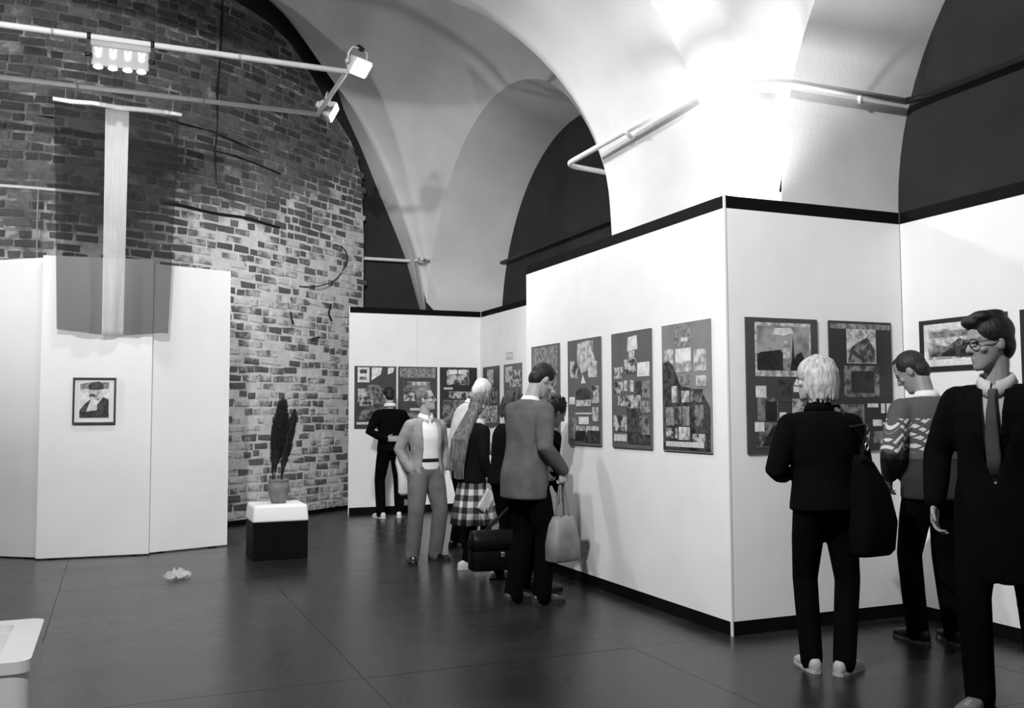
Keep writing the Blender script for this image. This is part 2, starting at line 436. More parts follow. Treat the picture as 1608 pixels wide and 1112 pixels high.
def visible(c):
    u, v, d = px_of((c[0], c[1], c[2]+.045))
    if not (4 < u < 569 and 4 < v < 1000): return 0
    if u < 368 and v > 402: return 0
    if 85 < u < 282 and v > 160: return 0
    if u > 546 and v > 482: return 0
    if 143 < u < 236 and 70 < v < 110: return 0
    return c[6]*math.cos(c[3]-math.atan2(c[0], c[1]))*1e3/d**2 * (1.25 if c[0] > 1.1 and c[2] < 4.6 else 1.0)
cand.sort(key=visible, reverse=True)
for c in cand[:300]:
    o = add('brick', KM[c[4]][1], bw, (c[0]-XM, c[1]-12.0, c[2]))
    o.rotation_euler = (0, c[5], c[3])
rest = MB()
for c in cand[300:]:
    mb = KM[c[4]][0]; R = Matrix.Rotation(c[3], 3, 'Z') @ Matrix.Rotation(c[5], 3, 'Y'); t = Vector((c[0]-XM, c[1]-12.0, c[2]))
    rest.addm([tuple(R @ Vector(p)+t) for p in mb.v], mb.f)
o = rest.obj('brick_field', M_BRICK, bw); o['kind'] = 'stuff'
def on_brick(x, z, off=0.03): return (x, f_brick(x)-off*math.cos(math.atan2(0.55, 1)), z)
sk = MB()
sk.grid([[on_brick(x, 0, .03), on_brick(x, .055, .03), on_brick(x, .055, -.02)] for x in np.linspace(BX0, BX1, 80)])
tag(sk.obj('baseboard_brick', M_BLACK), 'thin black skirting at the foot of the brick wall', 'skirting', kind='structure')
# string course: pale ledge on the left, dark recessed strip to the right
tag(MB().tube([on_brick(x, 4.0, .035) for x in np.linspace(-3.4, -0.2, 24)], 0.020, 8).obj('wall_conduit', M_PIPE, None, True),
    'thin pale conduit on the brick wall left of the flag', 'conduit')
tag(MB().tube([on_brick(x, 4.0-0.012*math.sin(7*x), .012) for x in np.linspace(0.5, 2.05, 24)], 0.020, 8).obj('wall_strip', M_CABLE, None, True),
    'dark horizontal strip set in the brick wall right of the flag', 'strip')
tag(MB().tube([on_brick(-0.835+.01*math.sin(3*z), z, .03) for z in np.linspace(2.2, 3.99, 12)], 0.008, 6).obj('wall_wire', M_PIPEG, None, True),
    'thin vertical grey wire below the pale conduit', 'wire')
tag(MB().tube([on_brick(1.205, 6.86, .028), on_brick(1.20, 6.5, .028), on_brick(1.185, 6.05, .03), on_brick(1.15, 5.6, .028), on_brick(1.16, 5.1, .028), on_brick(1.13, 4.77, .028), on_brick(1.16, 4.35, .028)],
              [0.010, 0.020, 0.007, 0.014, 0.006, 0.012, 0.004], 6).obj('wall_crack', M_CABLE, None, True),
    'dark vertical crack running down the upper brick wall', 'cable')  # irregular dark crack, drawn as a thin black tube
for pts, lab in (([(0.55, 5.06), (0.71, 5.04), (1.07, 5.04), (1.41, 4.99), (1.75, 4.95)], 'upper dark recess line on the brick wall near the flag'),
                 ([(1.15, 4.80), (1.41, 4.80), (1.75, 4.77), (2.06, 4.74)], 'lower dark recess line on the brick wall'),
                 ([(-3.0, 4.90), (-1.6, 4.87), (-0.7, 4.84)], 'dark recess line on the brick wall left of the flag')):
    tag(MB().tube([on_brick(x, z, .016) for x, z in pts], [.008, .016, .010, .014, .005][:len(pts)], 6).obj('recess_line', M_CABLE, None, True), lab, 'recess line', 'recess lines on the brick wall')  # dark recesses in the brickwork, drawn as thin black tubes
tag(MB().tube([(x, f_brick(x)-0.06-0.05*math.sin(i/7*math.pi), z) for i, (x, z) in enumerate(
    [tuple(p[[0, 2]]) for p in smooth_line([(2.989, 0, 3.936), (3.119, 0, 3.904), (3.203, 0, 3.804), (3.169, 0, 3.632), (3.052, 0, 3.458), (2.879, 0, 3.335), (2.656, 0, 3.254), (2.388, 0, 3.223)], 26)])],
    0.008, 6).obj('loose_cable', M_CABLE, None, True), 'loose black cable curling out of the whitewashed brick wall', 'cable')
for pts, lab in (([(2.237, 2.842), (2.25, 2.75), (2.28, 2.668)], 'short black wire stub hanging on the whitewashed brick'),
                 ([(2.928, 3.039), (2.872, 2.90), (2.93, 2.784)], 'kinked black wire stub beside the partition on the brick'),
                 ([(2.587, 2.49), (2.65, 2.515), (2.718, 2.519)], 'short flat black wire stub low on the whitewashed brick')):
    tag(MB().tube([(x, f_brick(x)-.05-.02*i, z) for i, (x, z) in enumerate(pts)], [.008, .012, .016], 6).obj('wire_stub', M_CABLE, None, True), lab, 'wire', 'wire stubs in the brick wall')

# ------------------------------------------------------------------ exhibition partitions
M_POST = mat('white_partition_post', 0.78, 0.5, 0.03, 4.0)
def partition(name, p0, p1, label, cuts_, top=2.75, posts=(True, True), skirt=0.09, band=0.085):
    """white boards between p0 and p1 (visible face on the line, body to the left of p0->p1), black plinth and black top fascia"""
    p0 = Vector((*p0, 0)); p1 = Vector((*p1, 0)); d = (p1-p0); L = d.length
    root = empty(name, p0, math.atan2(d.y, d.x)); tag(root, label, 'partition')
    cs = [0.0]+list(cuts_)+[L]
    for a, b in zip(cs[:-1], cs[1:]):
        MB().box((a+.0015, 0, skirt), (b-.0015, 0.035, top)).obj('panel', M_WHITE, root)
    MB().box((0, 0.006, 0), (L, 0.035, skirt-.001)).obj('plinth', M_BLACK, root)
    MB().box((0, 0.006, top+.001), (L, 0.035, top+band)).obj('fascia', M_BLACK, root)
    for k, x in enumerate((0.0, L)):
        if posts[k]:
            MB().box((x-.006, -.002, 0), (x+.006, .012, top+band+.004)).obj('corner_post', M_POST, root)
    return root
partition('display_partition', (3.64, 8.30), (3.64, 5.09), 'long white partition with four collage posters running back from the near corner', (1.08, 2.14), posts=(False, True))
partition('display_partition', (3.652, 5.09), (5.14, 5.09), 'white partition facing the camera behind the blonde visitor', (), posts=(False, False))
partition('display_partition', (5.14, 5.088), (5.14, 1.6), 'white partition at the right edge behind the man in the dark coat', (1.2, 2.4), posts=(False, True))
partition('display_partition', (3.07, 13.27), (5.07, 13.27), 'far white partition with three posters beside the brick wall', (1.0,), 2.86, (True, False), .10)
partition('display_partition', (5.07, 13.268), (5.07, 8.40), 'far white side partition with two posters behind the group', (1.2, 2.4, 3.6), 2.86, (False, True), .10)
partition('display_partition', (5.03, 8.335), (3.66, 8.335), 'white return closing the back of the long partition', (), posts=(False, False))

# ------------------------------------------------------------------ posters and pictures
def print_mat(name, lo, hi, scale=16, mid=0.5, soft=0.10):
    m = bpy.data.materials.new(name); nt, N, L, B = nodes_of(m)
    ge = N.new('ShaderNodeNewGeometry')
    n = N.new('ShaderNodeTexNoise'); n.inputs['Scale'].default_value = scale; n.inputs['Detail'].default_value = 4; n.inputs['Roughness'].default_value = 0.65
    L.new(ge.outputs['Position'], n.inputs['Vector'])
    r = N.new('ShaderNodeValToRGB'); r.color_ramp.elements[0].position = mid-soft; r.color_ramp.elements[0].color = g3(lo)
    r.color_ramp.elements[1].position = mid+soft; r.color_ramp.elements[1].color = g3(hi)
    L.new(n.outputs['Fac'], r.inputs['Fac']); L.new(r.outputs[0], B.inputs['Base Color'])
    B.inputs['Roughness'].default_value = 0.35; B.inputs['Specular IOR Level'].default_value = 0.4
    return m
PM = {'w': print_mat('print_white', 0.55, 0.78, 20), 'l': print_mat('print_light', 0.22, 0.62, 22), 'g': print_mat('print_grey', 0.10, 0.30, 24),
      'm': print_mat('print_mixed', 0.03, 0.50, 17, .5, .07), 'd': print_mat('print_dark', 0.012, 0.07, 20), 'k': print_mat('print_black', 0.006, 0.02, 20),
      't': print_mat('print_caption', 0.45, 0.65, 60), 'x': print_mat('print_grain', 0.035, 0.22, 15, .5, .08), 's': print_mat('print_sky', 0.14, 0.34, 6)}
BM = {k: mat('poster_board_'+k, v, 0.4, 0.15, 5, spec=0.4) for k, v in (('dark', 0.050), ('mid', 0.105), ('pale', 0.21), ('deep', 0.022))}
def poly_print(name, pts, w, h, z, m, parent):
    mb = MB(); n = len(pts)
    q = [(x*w, -0.012-z, (1-y)*h) for x, y in pts]; b = [(x*w, -0.0115, (1-y)*h) for x, y in pts]
    mb.addm(q+b, [tuple(range(n)), tuple(range(n, 2*n))[::-1]]+[(i, n+i, n+(i+1) % n, (i+1) % n) for i in range(n)])
    return mb.obj(name, m, parent)
def poster(loc, rz, w, h, board, prints, label, name='poster', cat='poster', group='exhibition posters', frame=None):
    root = empty(name, loc, rz); tag(root, label, cat, group)
    MB().box((0, -0.012, 0), (w, -0.001, h)).obj('board', BM[board], root)
    for k, (kind, pts) in enumerate(prints):
        if len(pts) == 4 and not isinstance(pts[0], tuple):
            x0, y0, x1, y1 = pts; pts = [(x0, y1), (x1, y1), (x1, y0), (x0, y0)]
        poly_print('caption_strip' if kind == 't' else 'print', pts, w, h, 0.0012+0.00022*k, PM[kind], root)
    if frame:
        fw, fm = frame
        for a, b in (((0, 0), (w, fw)), ((0, h-fw), (w, h)), ((0, fw), (fw, h-fw)), ((w-fw, fw), (w, h-fw))):
            MB().box((a[0], -0.024, a[1]), (b[0], -0.001, b[1])).obj('frame_bar', fm, root)
    return root
RA = -math.pi/2
PW, PH = 0.60, 0.89
XA = 3.64-.001
hillA = [(.02, .99), (.98, .99), (.98, .66), (.86, .57), (.60, .51), (.40, .49), (.33, .42), (.25, .34), (.16, .29), (.02, .30)]
poster((XA, 8.16, 1.15), RA, PW, PH, 'mid', [('g', (.05, .02, .95, .30)), ('x', (.08, .32, .92, .62)), ('m', (.72, .34, .86, .50)), ('x', (.10, .64, .90, .97)), ('l', (.55, .76, .85, .84)), ('t', (.38, .47, .62, .49))],
       'grey collage poster partly behind the tall man in the grey jacket')
poster((XA, 7.385, 1.15), RA, PW, PH, 'mid', [('l', [(.30, .20), (.32, .04), (.55, .02), (.80, .03), (.78, .12), (.84, .20), (.78, .35), (.62, .30), (.45, .33)]),
        ('m', (.08, .20, .22, .36)), ('m', (.24, .22, .34, .37)), ('l', (.64, .22, .90, .37)), ('w', [(.42, .42), (.48, .34), (.56, .42)]),
        ('d', [(.25, .57), (.28, .49), (.42, .465), (.60, .47), (.72, .50), (.74, .57)]), ('w', (.05, .545, .22, .615)), ('l', (.26, .575, .72, .635)), ('m', (.75, .45, .95, .61)),
        ('t', (.25, .695, .73, .712)), ('l', (.76, .645, .93, .775)), ('w', (.35, .735, .64, .805)), ('g', (.04, .75, .27, .95)), ('l', (.27, .82, .53, .865)), ('k', (.24, .87, .55, .96)), ('l', (.57, .82, .93, .93)), ('d', [(.5, .97), (.62, .86), (.97, .86), (.97, .97)])],
       'dark collage poster with a pale bust print, second along the long partition')
poster((XA, 6.60, 1.15), RA, PW, PH, 'mid', [('w', [(.42, .17), (.44, .05), (.66, .04), (.68, .16)]), ('l', (.46, .17, .60, .25)), ('m', (.34, .24, .64, .365)), ('m', (.07, .30, .30, .40)), ('w', (.67, .275, .96, .395)),
        ('m', (.07, .43, .31, .53)), ('l', (.33, .42, .41, .51)), ('l', (.48, .42, .57, .52)), ('d', (.62, .43, .76, .58)), ('x', (.78, .43, .97, .58)), ('m', (.16, .55, .45, .64)), ('m', (.46, .55, .75, .66)), ('g', (.72, .60, .97, .70)),
        ('d', (.40, .66, .74, .88)), ('m', (.05, .72, .40, .86)), ('x', (.72, .73, .96, .88)), ('t', (.06, .885, .38, .945)), ('d', (.42, .88, .96, .96))],
       'dark collage poster with a pale tower print, third along the long partition')
poster((XA, 5.85, 1.15), RA, PW, PH, 'pale', [('g', (.28, .02, .63, .185)), ('t', (.42, .115, .56, .145)), ('l', (.06, .195, .25, .31)), ('w', (.30, .20, .62, .30)), ('l', (.30, .30, .62, .385)), ('l', (.68, .22, .92, .385)),
        ('g', (.35, .41, .58, .48)), ('l', (.72, .42, .92, .50)), ('d', hillA), ('l', (.21, .49, .33, .62)), ('l', (.42, .53, .58, .62)), ('x', (.60, .52, .84, .62)),
        ('g', (.08, .655, .26, .80)), ('x', (.28, .65, .42, .79)), ('g', (.44, .65, .58, .80)), ('x', (.68, .64, .86, .80)), ('m', (.08, .82, .32, .90)), ('l', (.35, .81, .58, .91)), ('d', (.62, .80, .90, .90)), ('m', (.64, .86, .90, .925)), ('t', (.08, .925, .86, .965))],
       'pale collage poster with a dark hill, nearest the corner on the long partition')
YB = 5.09-.001
poster((3.785, YB, 1.15), 0, 0.585, PH, 'dark', [('l', (.12, .035, .90, .435)), ('s', (.145, .06, .875, .39)), ('w', [(.36, .12), (.40, .075), (.62, .07), (.66, .11), (.5, .13)]), ('k', [(.145, .39), (.145, .27), (.20, .255), (.47, .235), (.50, .26), (.50, .39)]),
        ('l', [(.50, .30), (.52, .17), (.60, .16), (.61, .30)]), ('k', [(.60, .39), (.625, .30), (.645, .12), (.665, .30), (.69, .27), (.76, .25), (.80, .30), (.82, .39)]), ('g', (.50, .345, .60, .39)),
        ('w', (.12, .505, .26, .59)), ('x', (.14, .59, .42, .76)), ('d', (.44, .46, .60, .62)), ('w', (.64, .505, .80, .55)), ('k', (.24, .62, .40, .76)), ('w', (.44, .70, .53, .745)), ('x', (.12, .775, .86, .955)), ('k', [(.18, .95), (.34, .80), (.75, .80), (.80, .95)]), ('w', (.10, .77, .22, .84)), ('m', (.62, .60, .88, .74))],
       'dark poster with a framed view of a church spire left of the blonde head')
poster((4.47, YB, 1.15), 0, 0.55, PH, 'deep', [('g', (.02, .02, .98, .06)), ('l', (.27, .06, .74, .325)), ('x', [(.28, .32), (.34, .20), (.60, .12), (.73, .22), (.73, .32)]), ('d', [(.30, .24), (.50, .30), (.66, .20), (.62, .17), (.48, .26), (.34, .21)]),
        ('x', (.22, .345, .78, .585)), ('k', (.33, .385, .70, .555)), ('w', (.58, .635, .75, .665)), ('w', (.80, .635, .86, .71)), ('w', (.89, .635, .95, .71)), ('w', (.66, .76, .80, .81)), ('w', (.82, .78, .95, .80)), ('x', (.66, .85, .95, .94)), ('x', (.06, .64, .52, .94))],
       'near-black poster with a pale aerial town view right of the blonde head')
XC = 5.14-.001
poster((XC, 4.93, 1.69), RA, 0.70, 0.35, 'deep', [('w', (.06, .09, .94, .91)), ('l', (.11, .20, .89, .78)), ('x', [(.12, .62), (.22, .50), (.34, .54), (.48, .40), (.60, .46), (.74, .36), (.88, .46), (.88, .77), (.12, .72)]), ('d', [(.26, .70), (.36, .58), (.55, .52), (.72, .55), (.86, .66), (.86, .76), (.50, .76)]), ('g', (.13, .24, .88, .36))],
       'dark-edged landscape picture with a white mount behind the man with glasses', 'picture', 'picture', 'pictures on the right partition')
poster((XC, 4.138, 1.15), RA, 0.60, PH, 'deep', [('x', (.1, .06, .9, .4)), ('m', (.1, .45, .9, .9))], 'near-black poster cut by the right edge of the photograph')
YD = 13.27-.001
poster((3.145, YD, 1.21), 0, 0.61, PH, 'dark', [('w', (.07, .02, .35, .26)), ('d', (.13, .055, .29, .12)), ('g', (.12, .17, .29, .22)), ('w', [(.40, .23), (.41, .02), (.66, .02), (.62, .13)]), ('w', [(.79, .13), (.80, .02), (.95, .02), (.92, .10)]),
        ('m', (.08, .36, .40, .58)), ('x', (.30, .30, .62, .60)), ('m', (.12, .50, .44, .64)), ('x', (.62, .36, .95, .62)), ('t', (.05, .895, .36, .935)), ('x', (.08, .66, .92, .86))],
       'far poster with white cards, nearest the brick wall')
poster((3.785, YD, 1.21), 0, 0.59, PH, 'dark', [('g', (.04, .02, .96, .18)), ('x', (.14, .24, .84, .40)), ('l', (.36, .245, .72, .30)), ('m', (.14, .42, .88, .56)), ('t', (.30, .675, .66, .715)), ('x', (.1, .75, .9, .94))],
       'far poster with a pale middle band, between the two others on the far partition')
poster((4.42, YD, 1.21), 0, 0.58, PH, 'deep', [('m', (.18, .03, .78, .29)), ('w', [(.24, .12), (.25, .04), (.46, .04), (.46, .11)]), ('w', [(.50, .11), (.50, .04), (.72, .04), (.72, .12)]), ('l', [(.28, .14), (.70, .13), (.54, .20), (.46, .20)]), ('t', (.10, .335, .34, .368)), ('m', (.24, .40, .96, .52)), ('x', (.06, .54, .94, .94))],
       'far near-black poster with two pale squares, beside the far inner corner')
XE = 5.07-.001
poster((XE, 13.16, 1.21), RA, 0.64, PH, 'dark', [('l', (.28, .05, .66, .30)), ('x', (.1, .35, .9, .6)), ('m', (.1, .64, .9, .92))], 'narrow-looking dark poster just right of the far inner corner')
poster((XE, 12.34, 1.21), RA, 0.63, PH, 'mid', [('l', (.10, .04, .50, .28)), ('m', (.30, .10, .95, .36)), ('x', (.08, .40, .92, .66)), ('m', (.08, .70, .92, .94))], 'grey poster half hidden by the dark head of the tall man')
wc = empty('wall_card', (XE, 12.27, 2.17), RA); tag(wc, 'small pale card above the posters on the far side partition', 'card')
MB().box((0, -.006, 0), (.25, -.001, .10)).obj('card', mat('pale_grey_card', 0.50, .6, .04), wc)
MB().box((.02, -.0075, .02), (.23, -.006, .08)).obj('card_print', mat('paler_card_print', 0.62, .6, .1, 40), wc)

# ------------------------------------------------------------------ free-standing white panels on the left
def panel(p0, p1, top, label):
    p0 = Vector((*p0, 0)); p1 = Vector((*p1, 0)); d = p1-p0
    root = empty('exhibition_panel', p0, math.atan2(d.y, d.x)); tag(root, label, 'panel', 'white panels in front of the brick wall')
    MB().box((0, 0, 0.012), (d.length, 0.05, top)).obj('board', M_WHITE2, root, bevel=.004)
    for x in (0.12, d.length-.18):
        MB().box((x, 0.008, 0), (x+.06, .30, .012)).obj('foot', M_BLACK, root)
    return root
panel((-0.68, 10.48), (0.355, 10.38), 3.02, 'tall white middle panel carrying the framed portrait')
panel((0.345, 10.45), (1.16, 10.73), 2.99, 'tall white panel right of the portrait, beside the brick')
panel((-1.95, 11.55), (-0.665, 10.56), 3.01, 'tall white panel at the left edge of the photograph')
M_FRAME = mat('dark_wood_frame', 0.035, 0.45, 0.3, 14)
pr = empty('framed_portrait', (-0.378, 10.446, 1.33), math.atan2(-0.10, 1.035)); tag(pr, 'small dark-framed portrait of a bearded figure on the white panel', 'picture')
pw, ph = 0.40, 0.465
BM['mount'] = mat('white_mount', 0.72, .5, .02)
MB().box((0, -0.012, 0), (pw, -0.002, ph)).obj('mount', BM['mount'], pr)
for a, b in (((0, 0), (pw, .018)), ((0, ph-.018), (pw, ph)), ((0, .018), (.018, ph-.018)), ((pw-.018, .018), (pw, ph-.018))):
    MB().box((a[0], -0.030, a[1]), (b[0], -0.002, b[1])).obj('frame_bar', M_FRAME, pr)
for kind, pts in (('w', [(.16, .86), (.84, .86), (.84, .10), (.16, .10)]), ('g', [(.17, .26), (.17, .14), (.38, .10), (.84, .10), (.83, .24), (.70, .25), (.40, .24)]),
                  ('d', [(.37, .26), (.36, .17), (.44, .10), (.60, .08), (.70, .14), (.72, .24), (.56, .27)]), ('l', [(.38, .44), (.37, .28), (.56, .27), (.68, .26), (.70, .36), (.64, .46), (.52, .56)]),
                  ('d', [(.37, .41), (.39, .355), (.47, .36), (.54, .39), (.47, .41)]), ('w', [(.34, .72), (.36, .60), (.44, .46), (.62, .50), (.56, .62), (.52, .68)]),
                  ('d', [(.16, .86), (.16, .70), (.30, .55), (.42, .46), (.36, .62), (.31, .735), (.56, .70), (.57, .58), (.70, .42), (.83, .47), (.84, .86)])):
    poly_print('print', pts, pw, ph, 0.001+0.0006*len(pr.children), PM[kind], pr)

# ------------------------------------------------------------------ lighting frame, lamps
FZ = 4.70
fr = empty('lighting_frame', (2.0, 9.52, FZ)); tag(fr, 'cream tube lighting frame hanging in front of the brick wall', 'lighting frame')
MB().tube([(-6.0, -.70, 0), (0.02, -.70, 0)], .027).obj('long_tube', M_PIPE, fr, True)
MB().tube([(-6.0, .70, 0), (0.02, .70, 0)], .025).obj('long_tube', M_PIPE, fr, True)
MB().tube([(0, -.72, 0), (0, .72, 0)], .025).obj('cross_tube', M_PIPE, fr, True)
MB().tube([(-5.9, -.72, 0), (-5.9, .72, 0)], .025).obj('cross_tube', M_PIPE, fr, True)
for y, x in ((-.70, -2.55), (-.70, -1.0), (.70, -2.4), (.70, -1.2)):
    MB().tube([(x-.012, y, 0), (x+.012, y, 0)], .0295).obj('coupling', M_PIPEG, fr, True)
for x in (-5.0, -3.7):
    for y in (-.70, .70):
        MB().tube([(x, y, 0), (x, y, 1.6)], .006, 6).obj('hanger_rod', M_CLAMP, fr)
lb = empty('lamp_bank', (-0.005, 8.82, FZ)); tag(lb, 'pale four-bulb lamp bank clamped under the front tube', 'lamp')
def tilt(mb, a):
    R = Matrix.Rotation(a, 3, 'X'); mb.v = [tuple(R @ Vector(p)) for p in mb.v]; return mb
M_PLATE = mat('pale_lamp_plate', 0.34, .5, .06, 8)
TL = 0.25
tilt(MB().box((-.235, -.012, -.235), (.235, .012, -.065)), TL).obj('housing', M_PLATE, lb, bevel=.01)
tilt(MB().box((-.245, -.018, -.068), (.245, .018, -.026)), TL).obj('top_rail', M_PIPEG, lb)
for sx in (-.258, .258):
    c = MB().tube([(sx-.016, 0, 0), (sx+.016, 0, 0)], .040, 12).obj('clamp', M_CLAMP, lb, True)
    MB().box((sx-.014, -.022, -.16), (sx+.014, .022, -.02)).obj('clamp_arm', M_CLAMP, lb)
    MB().tube([(sx-.03, -.02, -.165), (sx+.03, -.02, -.165)], .020, 10).obj('wing_nut', M_CLAMP, lb, True)
for i, x in enumerate((-.18, -.062, .058, .172)):
    s = MB()
    for q in (-1, 1):
        s.tube([(x+q*.022, -.020, -.085), (x+q*.006, -.024, -.14)], [.009, .012], 8)
    tilt(s, TL).obj('lamp_prongs', M_BULB, lb, True)
    tilt(MB().loft([[(x+r*math.cos(a), -.024+.5*r*math.sin(a), z) for a in np.linspace(0, 2*math.pi, 13)[:-1]] for r, z in ((.012, -.118), (.026, -.135), (.020, -.158), (.006, -.168))]), TL).obj('bulb', M_BULB, lb, True)
    tilt(MB().loft([[(x+r*math.cos(a), -.02+r*math.sin(a), z) for a in np.linspace(0, 2*math.pi, 17)[:-1]] for r, z in ((.020, -.225), (.040, -.243), (.042, -.250), (.030, -.262), (.008, -.268))]), TL).obj('lamp_face', M_BULB, lb, True)
def floodlight(loc, aim, label, s=1.0, back=False):
    root = empty('floodlight', loc); tag(root, label, 'lamp', 'floodlights at the end of the lighting frame')
    R = (Vector(aim)-Vector(loc)).to_track_quat('-Z', 'Y').to_matrix()
    def T(mb):
        mb.v = [tuple(R @ (Vector(p)*s)) for p in mb.v]; return mb
    def rr(w, h, z, n=6):
        r = .02; out = []
        for cx_, cy_, a0 in ((w-r, h-r, 0), (-w+r, h-r, 90), (-w+r, -h+r, 180), (w-r, -h+r, 270)):
            out += [(cx_+r*math.cos(math.radians(a0+k*90/(n-1))), cy_+r*math.sin(math.radians(a0+k*90/(n-1))), z) for k in range(n)]
        return out
    T(MB().loft([rr(.045, .035, .11), rr(.065, .05, .10), rr(.085, .07, .02), rr(.105, .085, -.035), rr(.108, .088, -.05)])).obj('housing', M_METAL, root, True)
    T(MB().loft([rr(.098, .078, -.050), rr(.096, .076, -.056), rr(.05, .04, -.062)])).obj('front_glass', M_LAMP, root, True)
    T(MB().tube([(.115, 0, .02), (.118, .06, .06), (.09, .12, .08), (0, .13, .085), (-.09, .12, .08), (-.118, .06, .06), (-.115, 0, .02)], .009, 8)).obj('yoke', M_METAL, root, True)
    T(MB().tube([(.11, 0, .02), (.135, 0, .02)], .018, 10)).obj('tilt_knob', M_METAL, root, True)
    T(MB().lathe([(.034, .10), (.036, .12), (.026, .14), (.006, .145)], 14)).obj('lamp_cap', M_METAL, root, True)
    T(MB().box((-.022, .115, .05), (.022, .155, .11))).obj('hook', M_CLAMP, root)
    return root
floodlight((2.10, 8.78, 4.76), (3.64, 6.3, 2.2), 'bright floodlight on the near corner of the tube frame', 1.05)
floodlight((2.10, 10.10, 4.72), (3.8, 9.55, 3.75), 'floodlight on the far corner of the tube frame', 1.1)
cu = floodlight((4.30, 5.72, 2.66), (4.15, 5.55, 5.2), 'floodlight hidden behind the partition corner', 1.0)
cu['group'] = 'floodlights'
MB().tube([(-.10, -.10, -2.66), (-.10, -.10, -.16), (0, 0, -.12)], .014, 8).obj('stand_pole', M_CLAMP, cu, True)
MB().lathe([(.02, -2.63), (.14, -2.652), (.14, -2.66)], 20, (-.10, -.10)).obj('stand_base', M_CLAMP, cu)

# ------------------------------------------------------------------ flag
def flag_mat(name, v, trans):
    m = bpy.data.materials.new(name); nt, N, L, B = nodes_of(m)
    out = N['Material Output']
    tc = N.new('ShaderNodeTexCoord'); mp = N.new('ShaderNodeMapping'); mp.inputs['Scale'].default_value = (60, 60, 4)
    L.new(tc.outputs['Object'], mp.inputs['Vector'])
    nz = N.new('ShaderNodeTexNoise'); nz.inputs['Scale'].default_value = 1.0; nz.inputs['Detail'].default_value = 3; L.new(mp.outputs[0], nz.inputs['Vector'])
    rp = N.new('ShaderNodeValToRGB'); rp.color_ramp.elements[0].color = g3(v*.8); rp.color_ramp.elements[1].color = g3(min(1, v*1.2)); L.new(nz.outputs['Fac'], rp.inputs['Fac'])
    L.new(rp.outputs[0], B.inputs['Base Color']); B.inputs['Roughness'].default_value = .9; B.inputs['Specular IOR Level'].default_value = .1
    tl = N.new('ShaderNodeBsdfTranslucent'); L.new(rp.outputs[0], tl.inputs[0])
    tp = N.new('ShaderNodeBsdfTransparent')
    m1 = N.new('ShaderNodeMixShader'); m1.inputs[0].default_value = .35; L.new(B.outputs[0], m1.inputs[1]); L.new(tl.outputs[0], m1.inputs[2])
    m2 = N.new('ShaderNodeMixShader'); m2.inputs[0].default_value = trans; L.new(m1.outputs[0], m2.inputs[1]); L.new(tp.outputs[0], m2.inputs[2])
    L.new(m2.outputs[0], out.inputs[0]); return m
M_FD = flag_mat('sheer_dark_cloth', 0.022, 0.64); M_FL = flag_mat('sheer_white_cloth', 0.70, 0.45)
fg = empty('hanging_flag', (0, 10.32, 4.557))
fg.scale = (1.0118,)*3; tag(fg, 'sheer flag with dark, white and dark stripes hanging before the panels', 'flag')
def flag_strip(x0, x1, m, nm):
    P = []
    for x in np.linspace(x0, x1, 22):
        col = []
        for k in range(46):
            t = k/45; q = (x+.6)/1.17
            fold = .026*t*math.sin(11*q+1.2*t)+.020*t*t*math.sin(27*q+5*t)+.010*t**3*math.sin(60*q)
            taper = 1-.12*t
            edge = .022*math.sin(5.2*q-.8)*t
            if abs(x-x0) < 1e-6 or abs(x-x1) < 1e-6: pass
            z = -2.262*t*1.0 + edge*-1.0 - (.02*(q) )
            col.append((-.02+(x+.02)*taper, fold, z-.015))
        P.append(col)
    mb = MB().grid(P)
    o = mb.obj(nm, m, fg, True); sd = o.modifiers.new('t', 'SOLIDIFY'); sd.thickness = .0012
    return o
flag_strip(-.600, -.139, M_FD, 'dark_stripe'); flag_strip(-.137, .085, M_FL, 'white_stripe'); flag_strip(.087, .565, M_FD, 'dark_stripe')
MB().tube([(-.615, 0, .018), (-.45, 0, .008), (-.25, .004, .018), (0, 0, .0), (.25, .004, .008), (.45, 0, .006), (.59, 0, -.004)], [.020, .024, .022, .027, .025, .022, .018], 10).obj('hem_rod', mat('white_hem_cloth', .78, .8, .05), fg, True)
for x in (-.5, .5):
    MB().tube([(x, 0, .02), (x, -.095, .15)], .003, 6).obj('hanging_cord', M_PIPEG, fg)

# ------------------------------------------------------------------ pipe that follows piers and walls
pp = empty('wall_pipe', (4.2, 7.0, 3.86)); tag(pp, 'long pipe bending around the pier and along the lunettes', 'pipe')
def run(pts, m, nm, r=.026):
    q = [Vector(p)-Vector((4.2, 7.0)) for p in pts]; out = []
    for i, p in enumerate(q):           # rounded bends
        if 0 < i < len(q)-1:
            a = (q[i-1]-p); b = (q[i+1]-p); rr = min(.16, a.length*.45, b.length*.45)
            pa, pb = p+a.normalized()*rr, p+b.normalized()*rr
            for k in range(7):
                t = k/6; out.append(((1-t)**2*pa+2*t*(1-t)*p+t*t*pb))
        else: out.append(p)
    return MB().tube([(p.x, p.y, 0) for p in out], r, 10).obj(nm, m, pp, True)
run([(3.45, 14.52), (4.38, 14.50), (4.46, 14.22)], M_PIPE, 'pipe_run')
run([(4.40, 14.25), (4.72, 14.50), (5.76, 14.22)], M_PIPEG, 'pipe_run')
run([(5.76, 14.24), (5.78, 8.95), (5.60, 8.62)], M_CABLE, 'dark_pipe_run')
run([(5.62, 8.62), (4.06, 8.28), (4.05, 6.02), (4.50, 5.55), (5.72, 5.55)], M_PIPE, 'pipe_run')
run([(5.70, 5.55), (5.78, 5.40), (5.78, 0.9)], M_CABLE, 'dark_pipe_run')
